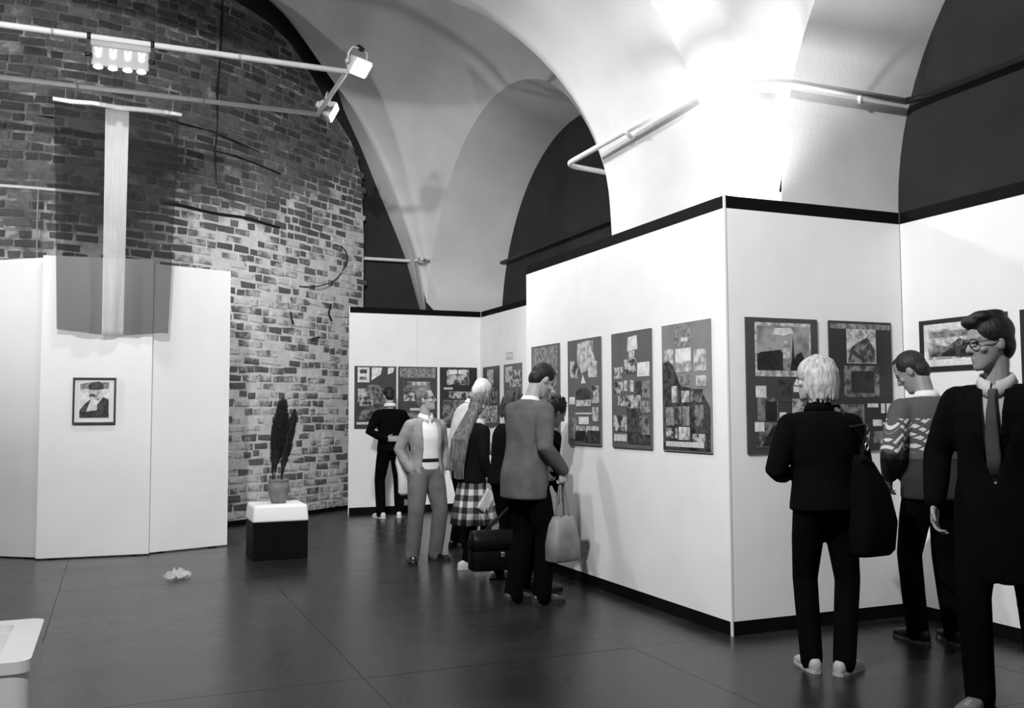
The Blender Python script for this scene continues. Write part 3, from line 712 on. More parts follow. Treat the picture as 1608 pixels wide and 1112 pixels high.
for x, y in ((4.05, 7.05), (5.25, 5.56), (5.2, 14.40)):
    MB().tube([(x-4.2-.02, y-7.0-.02, -.02), (x-4.2+.10, y-7.0+.10, -.02)], .018, 8).obj('pipe_bracket', M_PIPE, pp, True)

# ------------------------------------------------------------------ plinth, pot with plumes, display case, wrapper
pl = empty('plinth', (1.535, 9.785, 0)); tag(pl, 'low black plinth with a white cap under the clay pot', 'plinth')
MB().box((-.265, -.265, 0), (.265, .265, .37)).obj('base', M_BLACK, pl, bevel=.008)
cap = MB()
def sq(w, z, r=.03):
    out = []
    for cx_, cy_, a0 in ((w-r, w-r, 0), (-w+r, w-r, 90), (-w+r, -w+r, 180), (w-r, -w+r, 270)):
        out += [(cx_+r*math.cos(math.radians(a0+k*22.5)), cy_+r*math.sin(math.radians(a0+k*22.5)), z) for k in range(5)]
    return out
cap.loft([sq(.274, .370), sq(.272, .385), sq(.262, .50), sq(.255, .520), sq(.240, .528)]).obj('cap', M_WHITE2, pl, True)
M_CLAY = mat('grey_clay_pot', 0.17, .75, .25, 12, .15, 50)
pt = empty('clay_pot', (1.545, 9.76, .528)); tag(pt, 'clay pot on the white cap of the plinth', 'pot')
MB().lathe([(.062, 0), (.070, .003), (.082, .04), (.100, .10), (.113, .15), (.112, .178), (.100, .200), (.096, .212), (.104, .228), (.104, .240), (.092, .240), (.086, .21), (.05, .19)], 32).obj('vessel', M_CLAY, pt, True)
M_PLUME = mat('dark_dried_foliage', 0.022, .9, .5, 30)
dr = empty('dried_plumes', (1.545, 9.76, .72)); tag(dr, 'dark dried feathery plumes standing in the clay pot', 'dried plant')
rp_ = random.Random(5)
def plume(base, tip, w, n, nm='plume'):
    base = Vector(base); tip = Vector(tip); ax = tip-base; L = ax.length; mb = MB()
    side = Vector((1, 0, 0)); dep = Vector((0, 1, 0))
    bow = Vector((rp_.uniform(-.02, .02), 0, 0))
    def cen(t): return base+ax*t+bow*math.sin(t*math.pi)
    mb.tube([cen(t) for t in np.linspace(0, .95, 10).tolist()], [.006*(1-.7*t) for t in np.linspace(0, 1, 10)], 5)
    for i in range(n):
        t = .22+.78*rp_.random()**.85
        env = w*min(1, max(.12, (t-.20)/.28))*math.sqrt(max(0, 1-max(0, (t-.72)/.30)**2.2))
        a = rp_.uniform(0, 2*math.pi); c = cen(t*.94)
        out = (side*math.cos(a)+dep*math.sin(a))*env*math.sqrt(rp_.random())
        e = c+out+ax.normalized()*rp_.uniform(.02, .075)
        c = c+out*.35-ax.normalized()*.03
        s = (side*math.sin(a)-dep*math.cos(a))*rp_.uniform(.004, .009)
        s2 = Vector((0, 0, rp_.uniform(.005, .010)))
        m_ = (c+e)/2+Vector((0, 0, .008))
        mb.addm([c, m_+s, e, m_-s, m_+s2, m_-s2], [(0, 1, 2, 3), (0, 4, 2, 5)])
    o = mb.obj(nm, M_PLUME, dr); o['kind'] = 'stuff'; return o
plume((-.055, 0, -.05), (.035, .0, .86), .092, 3200); plume((-.060, .02, -.05), (-.05, .03, .60), .040, 700)
plume((.025, .0, -.05), (.165, .01, .755), .058, 1700); plume((.0, -.02, -.05), (.075, -.03, .50), .045, 700)
dc = empty('display_case', (-0.215, 3.165, 0)); tag(dc, 'white display case cut by the lower left corner', 'display case')
M_CASE = mat('white_case_paint', .74, .4, .03, 3)
def rect_r(x0, x1, y0, y1, r, z):
    out = []
    for cx_, cy_, a0 in ((x1-r, y1-r, 0), (x0+r, y1-r, 90), (x0+r, y0+r, 180), (x1-r, y0+r, 270)):
        out += [(cx_+r*math.cos(math.radians(a0+k*15)), cy_+r*math.sin(math.radians(a0+k*15)), z) for k in range(7)]
    return out
MB().loft([rect_r(-1.10, 0, 0, .64, .045, 0.0), rect_r(-1.10, 0, 0, .64, .045, .665)]).obj('body', M_CASE, dc)
rim = MB(); o_ = rect_r(-1.104, .004, -.004, .644, .045, .70); i_ = rect_r(-1.02, -.085, .075, .565, .03, .70)
lo_ = rect_r(-1.104, .004, -.004, .644, .045, .665); li_ = rect_r(-1.02, -.085, .075, .565, .03, .672)
n_ = len(o_)
rim.addm(lo_+o_+i_+li_, [(a*n_+k, a*n_+(k+1) % n_, ((a+1) % 4)*n_+(k+1) % n_, ((a+1) % 4)*n_+k) for a in range(4) for k in range(n_)]).obj('rim', M_CASE, dc)
MB().box((-1.02, .075, .667), (-.085, .565, .674)).obj('inner_tray', mat('pale_case_lining', .66, .6, .04), dc)
cd = MB().box((-.44, .38, 0), (-.17, .48, .006)).obj('exhibit_card', mat('grey_exhibit_card', .22, .5, .3, 30), None, loc=(-0.215, 3.165, .675)); tag(cd, 'small grey card lying in the white display case', 'card')
wr = MB(); rw = random.Random(3)
Pw = []
for i in range(13):
    row = []
    for j in range(11):
        a, b = (i/12-.5), (j/10-.5)
        k = 1-.35*max(0, math.hypot(a, b)*2-1)
        row.append((a*.24*k+rw.uniform(-.008, .008), b*.17*k+rw.uniform(-.008, .008)+a*.05, .004+abs(rw.gauss(0, .022))+.05*math.cos(a*3)*math.cos(b*3)))
    Pw.append(row)
wo = wr.grid(Pw).obj('crumpled_wrapper', flag_mat('clear_film', .85, .30), None, loc=(.54, 8.80, .002)); wo.rotation_euler = (0, 0, .5)
tag(wo, 'crumpled clear wrapper lying on the dark floor', 'wrapper')
sd = wo.modifiers.new('t', 'SOLIDIFY'); sd.thickness = .001

# ------------------------------------------------------------------ people
PENDING = []
def blob(name, mb, m, parent, voxel, it=3, f=0.5):
    """overlapping closed pieces -> one continuous skin"""
    me = bpy.data.meshes.new(name); me.from_pydata(mb.v, [], mb.f); me.materials.append(m)
    b = bmesh.new(); b.from_mesh(me); bmesh.ops.recalc_face_normals(b, faces=b.faces); b.to_mesh(me); b.free()
    o = add(name, me, parent)
    r = o.modifiers.new('r', 'REMESH'); r.mode = 'VOXEL'; r.voxel_size = voxel; r.use_smooth_shade = True
    if it:
        s = o.modifiers.new('s', 'SMOOTH'); s.factor = f; s.iterations = it
    PENDING.append(o); return o
def V(*a): return Vector(a)
def oval(c, r, f, rx, ry, n=20, p=2.2):
    out = []
    for k in range(n):
        a = 2*math.pi*k/n; cs, sn = math.cos(a), math.sin(a)
        out.append(tuple(c+r*(rx*math.copysign(abs(cs)**(2/p), cs))+f*(ry*math.copysign(abs(sn)**(2/p), sn))))
    return out
def limb(mb, pts, rad, n=12, flat=1.0, side=None):
    """tapering limb through points, round ends"""
    pts = [Vector(p) for p in pts]
    P, R = [], []
    d0 = (pts[1]-pts[0]).normalized(); d1 = (pts[-1]-pts[-2]).normalized()
    for t in (1.0, .86, .5): P.append(pts[0]-d0*rad[0]*t); R.append(rad[0]*math.sqrt(max(.02, 1-t*t)))
    for i, p in enumerate(pts): P.append(p); R.append(rad[i])
    for t in (.5, .86, 1.0): P.append(pts[-1]+d1*rad[-1]*t); R.append(rad[-1]*math.sqrt(max(.02, 1-t*t)))
    mb.tube(P, R, n); return mb
def ball(mb, c, rx, ry, rz, R=None, n=14):
    R = R or Matrix.Identity(3); rings = []
    for i in range(1, 10):
        a = math.pi*i/10
        rings.append([tuple(c+R @ Vector((rx*math.sin(a)*math.cos(2*math.pi*k/n), ry*math.sin(a)*math.sin(2*math.pi*k/n), rz*math.cos(a)))) for k in range(n)])
    mb.loft(rings); return mb
def rot(ax, deg): return Matrix.Rotation(math.radians(deg), 3, ax)
def hand(mb, w, d, n, thumb, curl=25):
    """palm, four unequal bent fingers and a thumb leaving the side of the palm"""
    d = d.normalized(); n = (n-d*n.dot(d)).normalized(); s = d.cross(n).normalized()
    if s.dot(thumb) < 0: s = -s
    rings = []
    for t, hw, th in ((-.02, .024, .020), (.01, .029, .018), (.045, .040, .016), (.08, .041, .014), (.092, .034, .010)):
        rings.append(oval(w+d*t, s, n, hw, th, 14))
    mb.loft(rings)
    ax = d.cross(n)
    for off, L, r in ((.0305, .070, .0088), (.0105, .078, .0092), (-.0100, .072, .0088), (-.0295, .056, .0078)):
        p = w+d*.080+s*off; q = [p]; dd = (d+s*off*2.2).normalized()
        for k, fr in enumerate((.44, .31, .25)):
            dd = (Matrix.Rotation(math.radians(curl*(.8 if k == 0 else 1.15)), 3, ax) @ dd); q.append(q[-1]+dd*L*fr*1.15)
        limb(mb, q, [r, r*.97, r*.9, r*.75], 8)
    p = w+d*.022+s*.030; t1 = (d*.75+s*.62+n*.25).normalized(); t2 = (d*.95+s*.15+n*.35).normalized()
    limb(mb, [p, p+t1*.036, p+t1*.036+t2*.034], [.0125, .0108, .0085], 8)
M_SKIN = mat('skin', 0.34, .5, .08, 20, .05, 80)
M_SKIN_SHADED = mat('skin_shaded', 0.24, .5, .08, 20, .05, 80)  # darker copy of the skin, with shade put into its tone
M_EYE = mat('eye', 0.03, .2, .1, 20)
def cloth(name, v, var=.15, bump=.25, bs=22, sc=9): return mat(name, v, .95, var, sc, bump, bs, spec=.12 if v > .02 else .03)
def hairm(name, v, var=.4): return mat(name, v, .55, var, 9, .6, 16, spec=.35, stretch=(6, 6, 1.2))

class Fig:
    def __init__(s, label, loc, rz, h, lean=0, head=(0, 0, 0), feet=None, skin=None, hipz=.965, hipx=0.0, broad=1.0, cat='person'):
        s.k = h/1.79; s.root = empty('person', (loc[0], loc[1], 0), math.radians(rz)); tag(s.root, label, cat, 'visitors in the exhibition')
        s.lean = lean; s.hipz = hipz; s.hipx = hipx; s.broad = broad; s.skin = skin or M_SKIN
        s.feet = feet or [(.10, .0, -8), (-.10, .0, 8)]
        # spine samples
        s.sp = []; p = V(hipx, 0, hipz)
        for i in range(-20, 64):
            hgt = i*.01; a = lean*min(1, max(0, (hgt+.05)/.40))
            s.sp.append((hgt, a))
        s.pos = {}
        q = V(hipx, 0, hipz); s.pos[0] = q.copy()
        for i in range(1, 64):
            a = math.radians(lean*min(1, max(0, (i*.01+.05)/.40))); q = q+V(0, math.sin(a), math.cos(a))*.01; s.pos[i] = q.copy()
        for i in range(-1, -40, -1): s.pos[i] = V(hipx, 0, hipz+i*.01)
        nb = s.at(.53)
        s.neck = nb[0]
        yaw, pitch, roll = head
        s.HR = rot('Z', yaw) @ rot('X', -pitch) @ rot('Y', roll)
        nk = rot('X', -(lean*.9+pitch*.35)) @ V(0, .012, .075)
        s.hc = s.neck+nk+s.HR @ V(0, .015, .105)     # head centre
        s.sh = {}
        c, r, f, u = s.at(.455)
        for sg, n in ((1, 'R'), (-1, 'L')): s.sh[n] = c+r*sg*.178*broad-f*.005
        s.hip = {n: V(hipx+sg*.088, 0, hipz-.03) for sg, n in ((1, 'R'), (-1, 'L'))}
        s.arms = {}; s.legs = {}
        for n, (x, y, yw) in zip('RL', s.feet):
            an = V(x, y, .085); hp = s.hip[n]; d = an-hp; L = d.length; a, b = .43, .435
            L2 = min(L, a+b-.002); m = (a*a-b*b+L2*L2)/(2*L2); hh = math.sqrt(max(0, a*a-m*m))
            fd = V(-math.sin(math.radians(yw)), math.cos(math.radians(yw)), 0)
            dn = d.normalized(); fo = (fd-dn*fd.dot(dn)).normalized()
            s.legs[n] = (hp, hp+dn*m+fo*hh, an, fd)
    def at(s, h):
        i = int(round(h*100)); a = math.radians(s.lean*min(1, max(0, (h+.05)/.40)))
        return s.pos[max(-39, min(63, i))], V(1, 0, 0), V(0, math.cos(a), -math.sin(a)), V(0, math.sin(a), math.cos(a))
    def H(s, x, y, z): return s.hc+s.HR @ V(x, y, z)
    def arm(s, n, elbow, wrist, hd, palm, curl=25):
        """elbow and wrist in the figure's own frame (metres for a 1.75 m figure)"""
        sh = s.sh[n]; e = V(*elbow); w = V(*wrist)
        e = sh+(e-sh).normalized()*.295
        w = e+(w-e).normalized()*.255
        s.arms[n] = (sh, e, w, V(*hd).normalized(), V(*palm), curl); return s
    def fix(s, mb):
        mb.v = [(x*s.k, y*s.k, z*s.k) for x, y, z in mb.v]; return mb
    def torso(s, mb, rows, n=22):
        rings = []
        for h, rx, ry, dy in rows:
            c, r, f, u = s.at(h); rings.append(oval(c+f*dy, r, f, rx*(s.broad if h > .2 else 1), ry, n))
        mb.loft(rings)
    def body(s, voxel=.0068, face=True):
        mb = MB()
        s.torso(mb, [(-.10, .10, .07, 0), (-.06, .150, .10, -.01), (0, .160, .108, -.01), (.10, .142, .098, 0), (.20, .135, .095, .005), (.32, .150, .108, .01), (.42, .155, .098, .0), (.465, .120, .076, -.005), (.52, .062, .058, 0)])
        for n, (hp, kn, an, fd) in s.legs.items():
            limb(mb, [hp, hp.lerp(kn, .5), kn, kn.lerp(an, .3), an], [.085, .074, .055, .056, .038])
            limb(mb, [an-V(0, 0, .03)-fd*.03, an-V(0, 0, .05)+fd*.12], [.036, .026])
        for n, (sh, e, w, hd, pn, cu) in s.arms.items():
            limb(mb, [sh+V(0, 0, -.035), sh.lerp(e, .5), e, e.lerp(w, .35), w], [.050, .047, .040, .040, .026])
            hand(mb, w, hd, pn, s.H(0, .3, 0)-w, cu)
        limb(mb, [s.neck-V(0, .0, .03), s.H(0, -.022, -.07)], [.058, .054])
        rings = []
        for z, rx, ry, dy in ((-.122, .016, .016, .062), (-.112, .034, .034, .052), (-.09, .048, .056, .032), (-.06, .058, .074, .016), (-.02, .066, .088, .004), (.02, .071, .094, -.002), (.055, .073, .096, -.006), (.085, .066, .088, -.008), (.108, .046, .062, -.008), (.120, .018, .026, -.008)):
            rings.append([tuple(s.H(rx*math.cos(a), dy+ry*math.sin(a), z)) for a in np.linspace(0, 2*math.pi, 25)[:-1].tolist()])
        mb.loft(rings)
        if face:
            limb(mb, [s.H(0, .088, .018), s.H(0, .106, -.026)], [.008, .0135], 10)
            limb(mb, [s.H(-.012, .094, -.030), s.H(.012, .094, -.030)], [.009, .009], 8)
            limb(mb, [s.H(-.040, .076, .030), s.H(0, .089, .028), s.H(.040, .076, .030)], [.009, .011, .009], 8)
            limb(mb, [s.H(-.020, .080, -.064), s.H(0, .088, -.063), s.H(.020, .080, -.064)], [.006, .008, .006], 8)
            limb(mb, [s.H(-.016, .079, -.075), s.H(0, .086, -.076), s.H(.016, .079, -.075)], [.006, .0085, .006], 8)
            ball(mb, s.H(0, .074, -.105), .018, .016, .015, s.HR)
            for q in (-1, 1):
                ball(mb, s.H(q*.046, .062, -.025), .018, .016, .016, s.HR)
                ball(mb, s.H(q*.074, -.012, -.008), .010, .019, .031, s.HR)
        b = blob('body', s.fix(mb), s.skin, s.root, voxel*s.k, 2)
        if face:
            for q in (-1, 1):
                e = MB(); ball(e, s.H(q*.031, .0815, .010), .0135, .008, .0062, s.HR); s.fix(e).obj('eye', M_EYE, b, True)
        return b
    def trousers(s, m, cut=1.0, name='trousers', voxel=.013, low=.055):
        mb = MB()
        s.torso(mb, [(.09, .150, .108, 0), (.05, .158, .114, -.004), (0, .172, .124, -.012), (-.05, .170, .122, -.014), (-.10, .13, .095, -.008)][::-1])
        for n, (hp, kn, an, fd) in s.legs.items():
            b = an.copy(); b.z = low
            limb(mb, [hp+V(0, -.008, 0), hp.lerp(kn, .45), kn, kn.lerp(b, .5), b+V(0, -.004, .02), b], [.100*cut, .092*cut, .074*cut, .070*cut, .066*cut, .064*cut], 14)
        return blob(name, s.fix(mb), m, s.root, voxel*s.k, 3)
    def shoes(s, m, sole=None):
        for n, (hp, kn, an, fd) in s.legs.items():
            sd = V(fd.y, -fd.x, 0); g = V(an.x, an.y, 0); mb = MB(); rings = []
            for y, w, hh in ((-.088, .018, .050), (-.078, .030, .072), (-.03, .036, .088), (.02, .037, .086), (.06, .040, .070), (.11, .046, .056), (.155, .042, .046), (.182, .026, .036), (.19, .012, .026)):
                ring = []
                for a in np.linspace(0, 2*math.pi, 17)[:-1].tolist():
                    zz = math.sin(a); ring.append(tuple(g+fd*y+sd*w*math.copysign(abs(math.cos(a))**.7, math.cos(a))+V(0, 0, .004+hh*.5+hh*.5*math.copysign(abs(zz)**.75, zz))))
                rings.append(ring)
            mb.loft(rings); sh = s.fix(mb).obj('shoe', m, s.root, True)
            if sole:
                mb = MB(); rings = []
                for y, w in ((-.092, .016), (-.08, .032), (-.03, .039), (.06, .043), (.11, .049), (.155, .045), (.186, .028), (.195, .012)):
                    rings.append([tuple(g+fd*y+sd*q*w+V(0, 0, z)) for q, z in ((-1, .0), (1, .0), (1, .018), (-1, .018))])
                mb.loft(rings); s.fix(mb).obj('sole', sole, sh)
    def top(s, m, name='jacket', length=-.12, fit=1.0, sleeve=True, gap=0, hem=1.0, voxel=.0125, cuff=0.02, sl=1.0, vee=False):
        """closed or open-fronted upper garment with sleeves"""
        mb = MB(); rows = [(.522, .084, .072, .0), (.505, .112, .080, -.004), (.49, .140, .085, -.006), (.46, .168, .100, -.004), (.40, .180, .118, .0), (.30, .172, .126, .008), (.20, .160, .118, .006), (.10, .164, .120, 0), (0, .180, .134, -.008), (-.06, .184, .138, -.010), (-.12, .184, .138, -.010), (-.20, .186, .14, -.01)]
        rows = [r for r in rows if r[0] > length]+[(length, .184*hem, .138*hem, -.01)]
        rows = [(h, rx*fit, ry*fit, dy) for h, rx, ry, dy in rows]
        if gap:
            rings = []; m_ = 26; th = .028
            for i, (h, rx, ry, dy) in enumerate(rows):
                c, r, f, u = s.at(h); c = c+f*dy; gp = (gap*(.75+.35*(i/(len(rows)-1))) if i else gap*.9) if not vee else max(1.5, gap*(1-((.50-h)/.42))+1.5)
                A = np.linspace(math.radians(90+gp), math.radians(450-gp), m_).tolist()
                bx = s.broad if h > .2 else 1
                ou = [tuple(c+r*rx*bx*math.cos(a)+f*(ry+.01)*math.sin(a)) for a in A]
                inn = [tuple(c+r*(rx*bx-th)*math.cos(a)+f*(ry+.01-th)*math.sin(a)) for a in A]
                rings.append(ou+inn[::-1])
            n = len(rings); k2 = 2*m_; vs = [p for r_ in rings for p in r_]; fs = []
            for i in range(n-1):
                for j in range(k2): fs.append((i*k2+j, i*k2+(j+1) % k2, (i+1)*k2+(j+1) % k2, (i+1)*k2+j))
            for i in range(m_-1):
                fs.append((i, i+1, k2-2-i, k2-1-i)); o_ = (n-1)*k2; fs.append((o_+i, o_+k2-1-i, o_+k2-2-i, o_+i+1))
            mb.addm(vs, fs)
        else:
            s.torso(mb, rows[::-1])
        if sleeve:
            for n, (sh, e, w, hd, pn, cu) in s.arms.items():
                wd = (w-e).normalized(); e2 = w-wd*cuff
                q = .068*sl
                limb(mb, [sh+V(0, 0, -.022), sh.lerp(e, .5), e, e.lerp(e2, .5), e2-wd*.02, e2], [q, q*.94, q*.86, q*.80, q*.68, q*.64], 14)
                ball(mb, sh+V(0, 0, -.03), .066, .066, .056)
                ball(mb, sh.lerp(s.at(.47)[0], .42)+V(0, 0, .004), .095, .066, .052)
        return blob(name, s.fix(mb), m, s.root, voxel*s.k, 3)
    def collar(s, m, name='collar', r=.068, t=.02, up=.0, dip=.035):
        """turned-down band around the neck, open at the front"""
        mb = MB(); c, rr, f, u = s.at(.515); c = c+u*up
        A = np.linspace(-math.pi*1.5+.16, math.pi*.5-.16, 30).tolist()
        def row(rad, z, ds): return [tuple(c+rr*rad*math.cos(a)+f*(rad*math.sin(a)+.006)+u*(z-ds*max(0, math.sin(a))**1.5)) for a in A]
        G = [row(r-.006, .045, dip*.8), row(r+.001, .050, dip*.8), row(r+.012, .030, dip), row(r+.022, .004, dip*1.6), row(r+.014, .002, dip*1.5), row(r-.008, .0, dip)]
        mb.grid(G+[G[0]])
        return s.fix(mb).obj(name, m, s.root, True)
    def hair(s, m, style='short'):
        mb = MB()
        if style == 'short':
            ball(mb, s.H(0, -.016, .042), .082, .098, .092, s.HR, 20); ball(mb, s.H(0, -.055, -.01), .066, .055, .075, s.HR, 16)
            ball(mb, s.H(0, .035, .092), .052, .040, .028, s.HR)
        elif style == 'bob':
            ball(mb, s.H(0, -.018, .040), .098, .112, .100, s.HR, 22); ball(mb, s.H(0, -.050, -.035), .096, .072, .088, s.HR, 20)
            ball(mb, s.H(.074, -.012, -.040), .028, .055, .070, s.HR); ball(mb, s.H(-.074, -.012, -.040), .028, .055, .070, s.HR)
            ball(mb, s.H(0, -.065, -.105), .07, .035, .035, s.HR)
            for i in range(64):
                a = RND.uniform(-3.6, .45); kx, ky = math.cos(a), math.sin(a); o = RND.uniform(-.004, .007)
                q = [s.H((.030+o)*kx, -.03+.03*ky, .138), s.H((.072+o)*kx, -.02+(.088+o)*ky, .105), s.H((.098+o)*kx, -.022+(.112+o)*ky, .040), s.H((.100+o)*kx, -.032+(.104+o)*ky, -.035), s.H((.088+o)*kx, -.034+(.092+o)*ky, -.10+RND.uniform(-.03, .02))]
                limb(mb, q, [.008, .010, .011, .010, .005], 6)
            for i in range(26):
                a = math.radians(-200+220*i/25); b = s.H(.088*math.cos(a), -.022+.092*math.sin(a), -.03); e = s.H(.085*math.cos(a)*RND.uniform(.85, 1.1), -.03+.085*math.sin(a), -.115+RND.uniform(-.03, .03))
                limb(mb, [b, e], [.018, .007], 6)
        elif style == 'long':
            ball(mb, s.H(0, -.020, .040), .088, .106, .094, s.HR, 20); ball(mb, s.H(0, -.06, -.03), .088, .07, .10, s.HR, 18)
            c0 = s.H(0, -.085, -.07); c1 = s.at(.36)[0]+V(0, -.155, 0); c2 = s.at(.16)[0]+V(0, -.175, 0); c3 = s.at(.0)[0]+V(0, -.17, 0)
            mb.loft([oval(c, V(1, 0, 0), V(0, 1, 0), a, b, 18) for c, a, b in ((c0+V(0, .03, .05), .08, .05), (c0, .09, .055), (c1, .13, .055), (c2, .125, .05), (c3, .08, .035), (c3-V(0, 0, .05), .03, .02))])
            for i in range(30):
                x = RND.uniform(-.11, .11); limb(mb, [c0+V(x*.6, -.02, 0), c1+V(x, -.03+RND.uniform(-.03, .02), 0), c2+V(x*1.05+RND.uniform(-.02, .02), -.02+RND.uniform(-.03, .02), 0), c3+V(x*.9, RND.uniform(-.04, .02), -.04)], [.016, .015, .013, .006], 6)
        elif style == 'mop':
            ball(mb, s.H(0, -.018, .052), .088, .104, .092, s.HR, 20); ball(mb, s.H(0, -.058, -.01), .076, .055, .08, s.HR, 16)
            ball(mb, s.H(.01, .055, .105), .062, .055, .036, s.HR); ball(mb, s.H(-.02, .03, .125), .05, .06, .03, s.HR); ball(mb, s.H(0, -.03, .13), .05, .06, .026, s.HR)
        elif style == 'tousled':
            ball(mb, s.H(0, -.020, .048), .090, .104, .096, s.HR, 20); ball(mb, s.H(0, -.058, -.01), .074, .055, .08, s.HR, 16)
            for i in range(46):
                a = RND.uniform(0, 6.28); t = RND.uniform(.15, 1.2)
                b = s.H(.078*math.sin(t)*math.cos(a), -.02+.09*math.sin(t)*math.sin(a), .05+.085*math.cos(t))
                limb(mb, [b, b+(b-s.hc).normalized()*.028+V(RND.uniform(-.02, .02), RND.uniform(-.02, .02), .006)], [.014, .005], 6)
        mb2 = s.fix(mb)
        return blob('hair', mb2, m, s.root, (.0055 if style == 'bob' else .0075)*s.k, 1)
    def glasses(s, m):
        mb = MB()
        for q in (-1, 1):
            mb.tube([tuple(s.H(q*.033+.024*math.cos(a), .103-.012*abs(math.cos(a)) if q*math.cos(a) > 0 else .103, .008+.018*math.sin(a))) for a in np.linspace(0, 2*math.pi, 18).tolist()], .0028, 6)
            mb.tube([tuple(s.H(q*.057, .094, .012)), tuple(s.H(q*.077, .05, .014)), tuple(s.H(q*.078, -.01, .006))], .0026, 6)
        mb.tube([tuple(s.H(-.010, .106, .012)), tuple(s.H(.010, .106, .012))], .0028, 6)
        return s.fix(mb).obj('glasses', m, s.root, True)
    def world(s, p):
        R = Matrix.Rotation(s.root.rotation_euler.z, 3, 'Z'); return R @ (Vector(p)*s.k)+s.root.location
C_BLACK = cloth('black_wool', .0035); C_BLACK2 = cloth('black_trouser_cloth', .003); C_DARK = cloth('dark_jacket_cloth', .008)
C_GREY = cloth('grey_jacket_tweed', .105, .2, .3, 40); C_GREYL = cloth('light_grey_jacket', .25, .25, .4, 30); C_GREYT = cloth('grey_trouser_cloth', .13)
C_WHITE = cloth('white_shirt_cotton', .72, .05, .25, 18); C_PALE = cloth('pale_jacket', .42); C_BROWN = cloth('dark_vest_cloth', .006)
L_WHITE = mat('white_shoe_leather', .62, .5, .1, 20); L_BLACK = mat('black_shoe_leather', .010, .35, .2, 20); L_GREY = mat('grey_shoe_suede', .13, .7, .2, 20); L_PALE = mat('pale_shoe_leather', .36, .55, .15, 20)
L_SOLE = mat('dark_shoe_sole', .02, .7, .2, 20)
H_BLACK = hairm('black_hair', .007); H_DARK = hairm('dark_hair', .016); H_BLOND = hairm('blonde_hair', .40, .45); H_GREY = hairm('grey_brown_hair', .10, .5); H_WHITE = hairm('white_hair', .60, .2); H_LONG = hairm('long_ash_hair', .12, .6); H_BROWN = hairm('brown_hair', .035)

# 1 far man before the far posters
p = Fig('man in a black sweater with his back turned at the far posters', (3.52, 12.70), 4, 1.79, 4, (0, 14, 0), [(.13, .0, -25), (-.13, .02, 12)])
p.arm('R', (.285, -.02, 1.15), (.27, .05, .90), (0, .15, -1), (-1, 0, 0)).arm('L', (-.33, -.06, 1.16), (-.17, -.14, 1.10), (1, -.1, .05), (0, -1, 0), 15)
p.body(); p.trousers(C_BLACK2); p.shoes(L_WHITE, L_WHITE); p.top(C_BLACK, 'sweater', -.06, 1.06, sl=1.08); p.collar(C_WHITE, t=.022, up=.03); p.hair(H_BLACK)
FAR = p
# 2 man in the open grey jacket
p = Fig('man with glasses in an open light grey jacket and white shirt', (2.81, 8.86), -167, 1.66, -2, (50, -10, 0), [(.18, .03, -25), (-.13, -.02, 20)])
p.arm('R', (.26, -.10, 1.16), (.18, .02, .92), (-.3, .1, -1), (-1, .2, 0), 10).arm('L', (-.27, -.10, 1.16), (-.20, .03, .92), (.3, .1, -1), (1, 0, 0), 10)
p.body(); p.trousers(C_GREYT, 1.16); p.shoes(L_BLACK, L_SOLE); p.top(C_WHITE, 'shirt', -.02, .92, sleeve=False); p.top(C_GREYL, 'jacket', -.17, 1.08, gap=38, sl=1.06); p.collar(C_WHITE, t=.018)
p.hair(hairm('greying_hair', .11, .6)); p.glasses(L_BLACK)
bt = MB(); c, r, f, u = p.at(.075); bt.loft([oval(c+u*z, r, f, .157, .116, 24) for z in (-.018, .018)]); p.fix(bt).obj('belt', L_BLACK, p.root, True)
GREY = p
# 3 girl with long hair and chequered skirt
p = Fig('long-haired girl in a dark jacket and chequered skirt', (3.05, 8.18), -82, 1.60, 5, (6, 8, 0), [(.09, .05, -6), (-.08, -.05, 4)])
p.arm('R', (.235, -.01, 1.14), (.215, .06, .90), (-.05, .10, -1), (-1, 0, 0), 30).arm('L', (-.22, .04, 1.14), (-.08, .24, .98), (.3, .75, -.5), (1, 0, 0), 30)
p.body(); p.top(C_DARK, 'jacket', -.08, 1.07, cuff=.09); p.shoes(L_WHITE, L_WHITE); p.hair(H_LONG, 'long'); p.collar(C_WHITE, t=.014)
def skirt_mat():
    m = bpy.data.materials.new('chequered_skirt_cloth'); nt, N, L, B = nodes_of(m)
    uv = N.new('ShaderNodeUVMap'); sp_ = N.new('ShaderNodeSeparateXYZ'); L.new(uv.outputs[0], sp_.inputs[0])
    def st(o, k):
        a = N.new('ShaderNodeMath'); a.operation = 'MULTIPLY'; a.inputs[1].default_value = k; L.new(o, a.inputs[0])
        b = N.new('ShaderNodeMath'); b.operation = 'FRACT'; L.new(a.outputs[0], b.inputs[0])
        c = N.new('ShaderNodeMath'); c.operation = 'GREATER_THAN'; c.inputs[1].default_value = .5; L.new(b.outputs[0], c.inputs[0]); return c.outputs[0]
    ad = N.new('ShaderNodeMath'); ad.operation = 'ADD'; L.new(st(sp_.outputs[0], 11.0), ad.inputs[0]); L.new(st(sp_.outputs[1], 5.0), ad.inputs[1])
    dv = N.new('ShaderNodeMath'); dv.operation = 'MULTIPLY'; dv.inputs[1].default_value = .5; L.new(ad.outputs[0], dv.inputs[0])
    rp = N.new('ShaderNodeValToRGB'); e = rp.color_ramp.elements; e[0].color = g3(.012); e[1].color = g3(.72); q = e.new(.5); q.color = g3(.17)
    L.new(dv.outputs[0], rp.inputs['Fac']); L.new(rp.outputs[0], B.inputs['Base Color']); B.inputs['Roughness'].default_value = .9
    return m
mb = MB(); rows = ((.10, .150, .108), (.0, .176, .134), (-.15, .195, .165), (-.32, .215, .195), (-.50, .235, .22))
n = 56; G = []
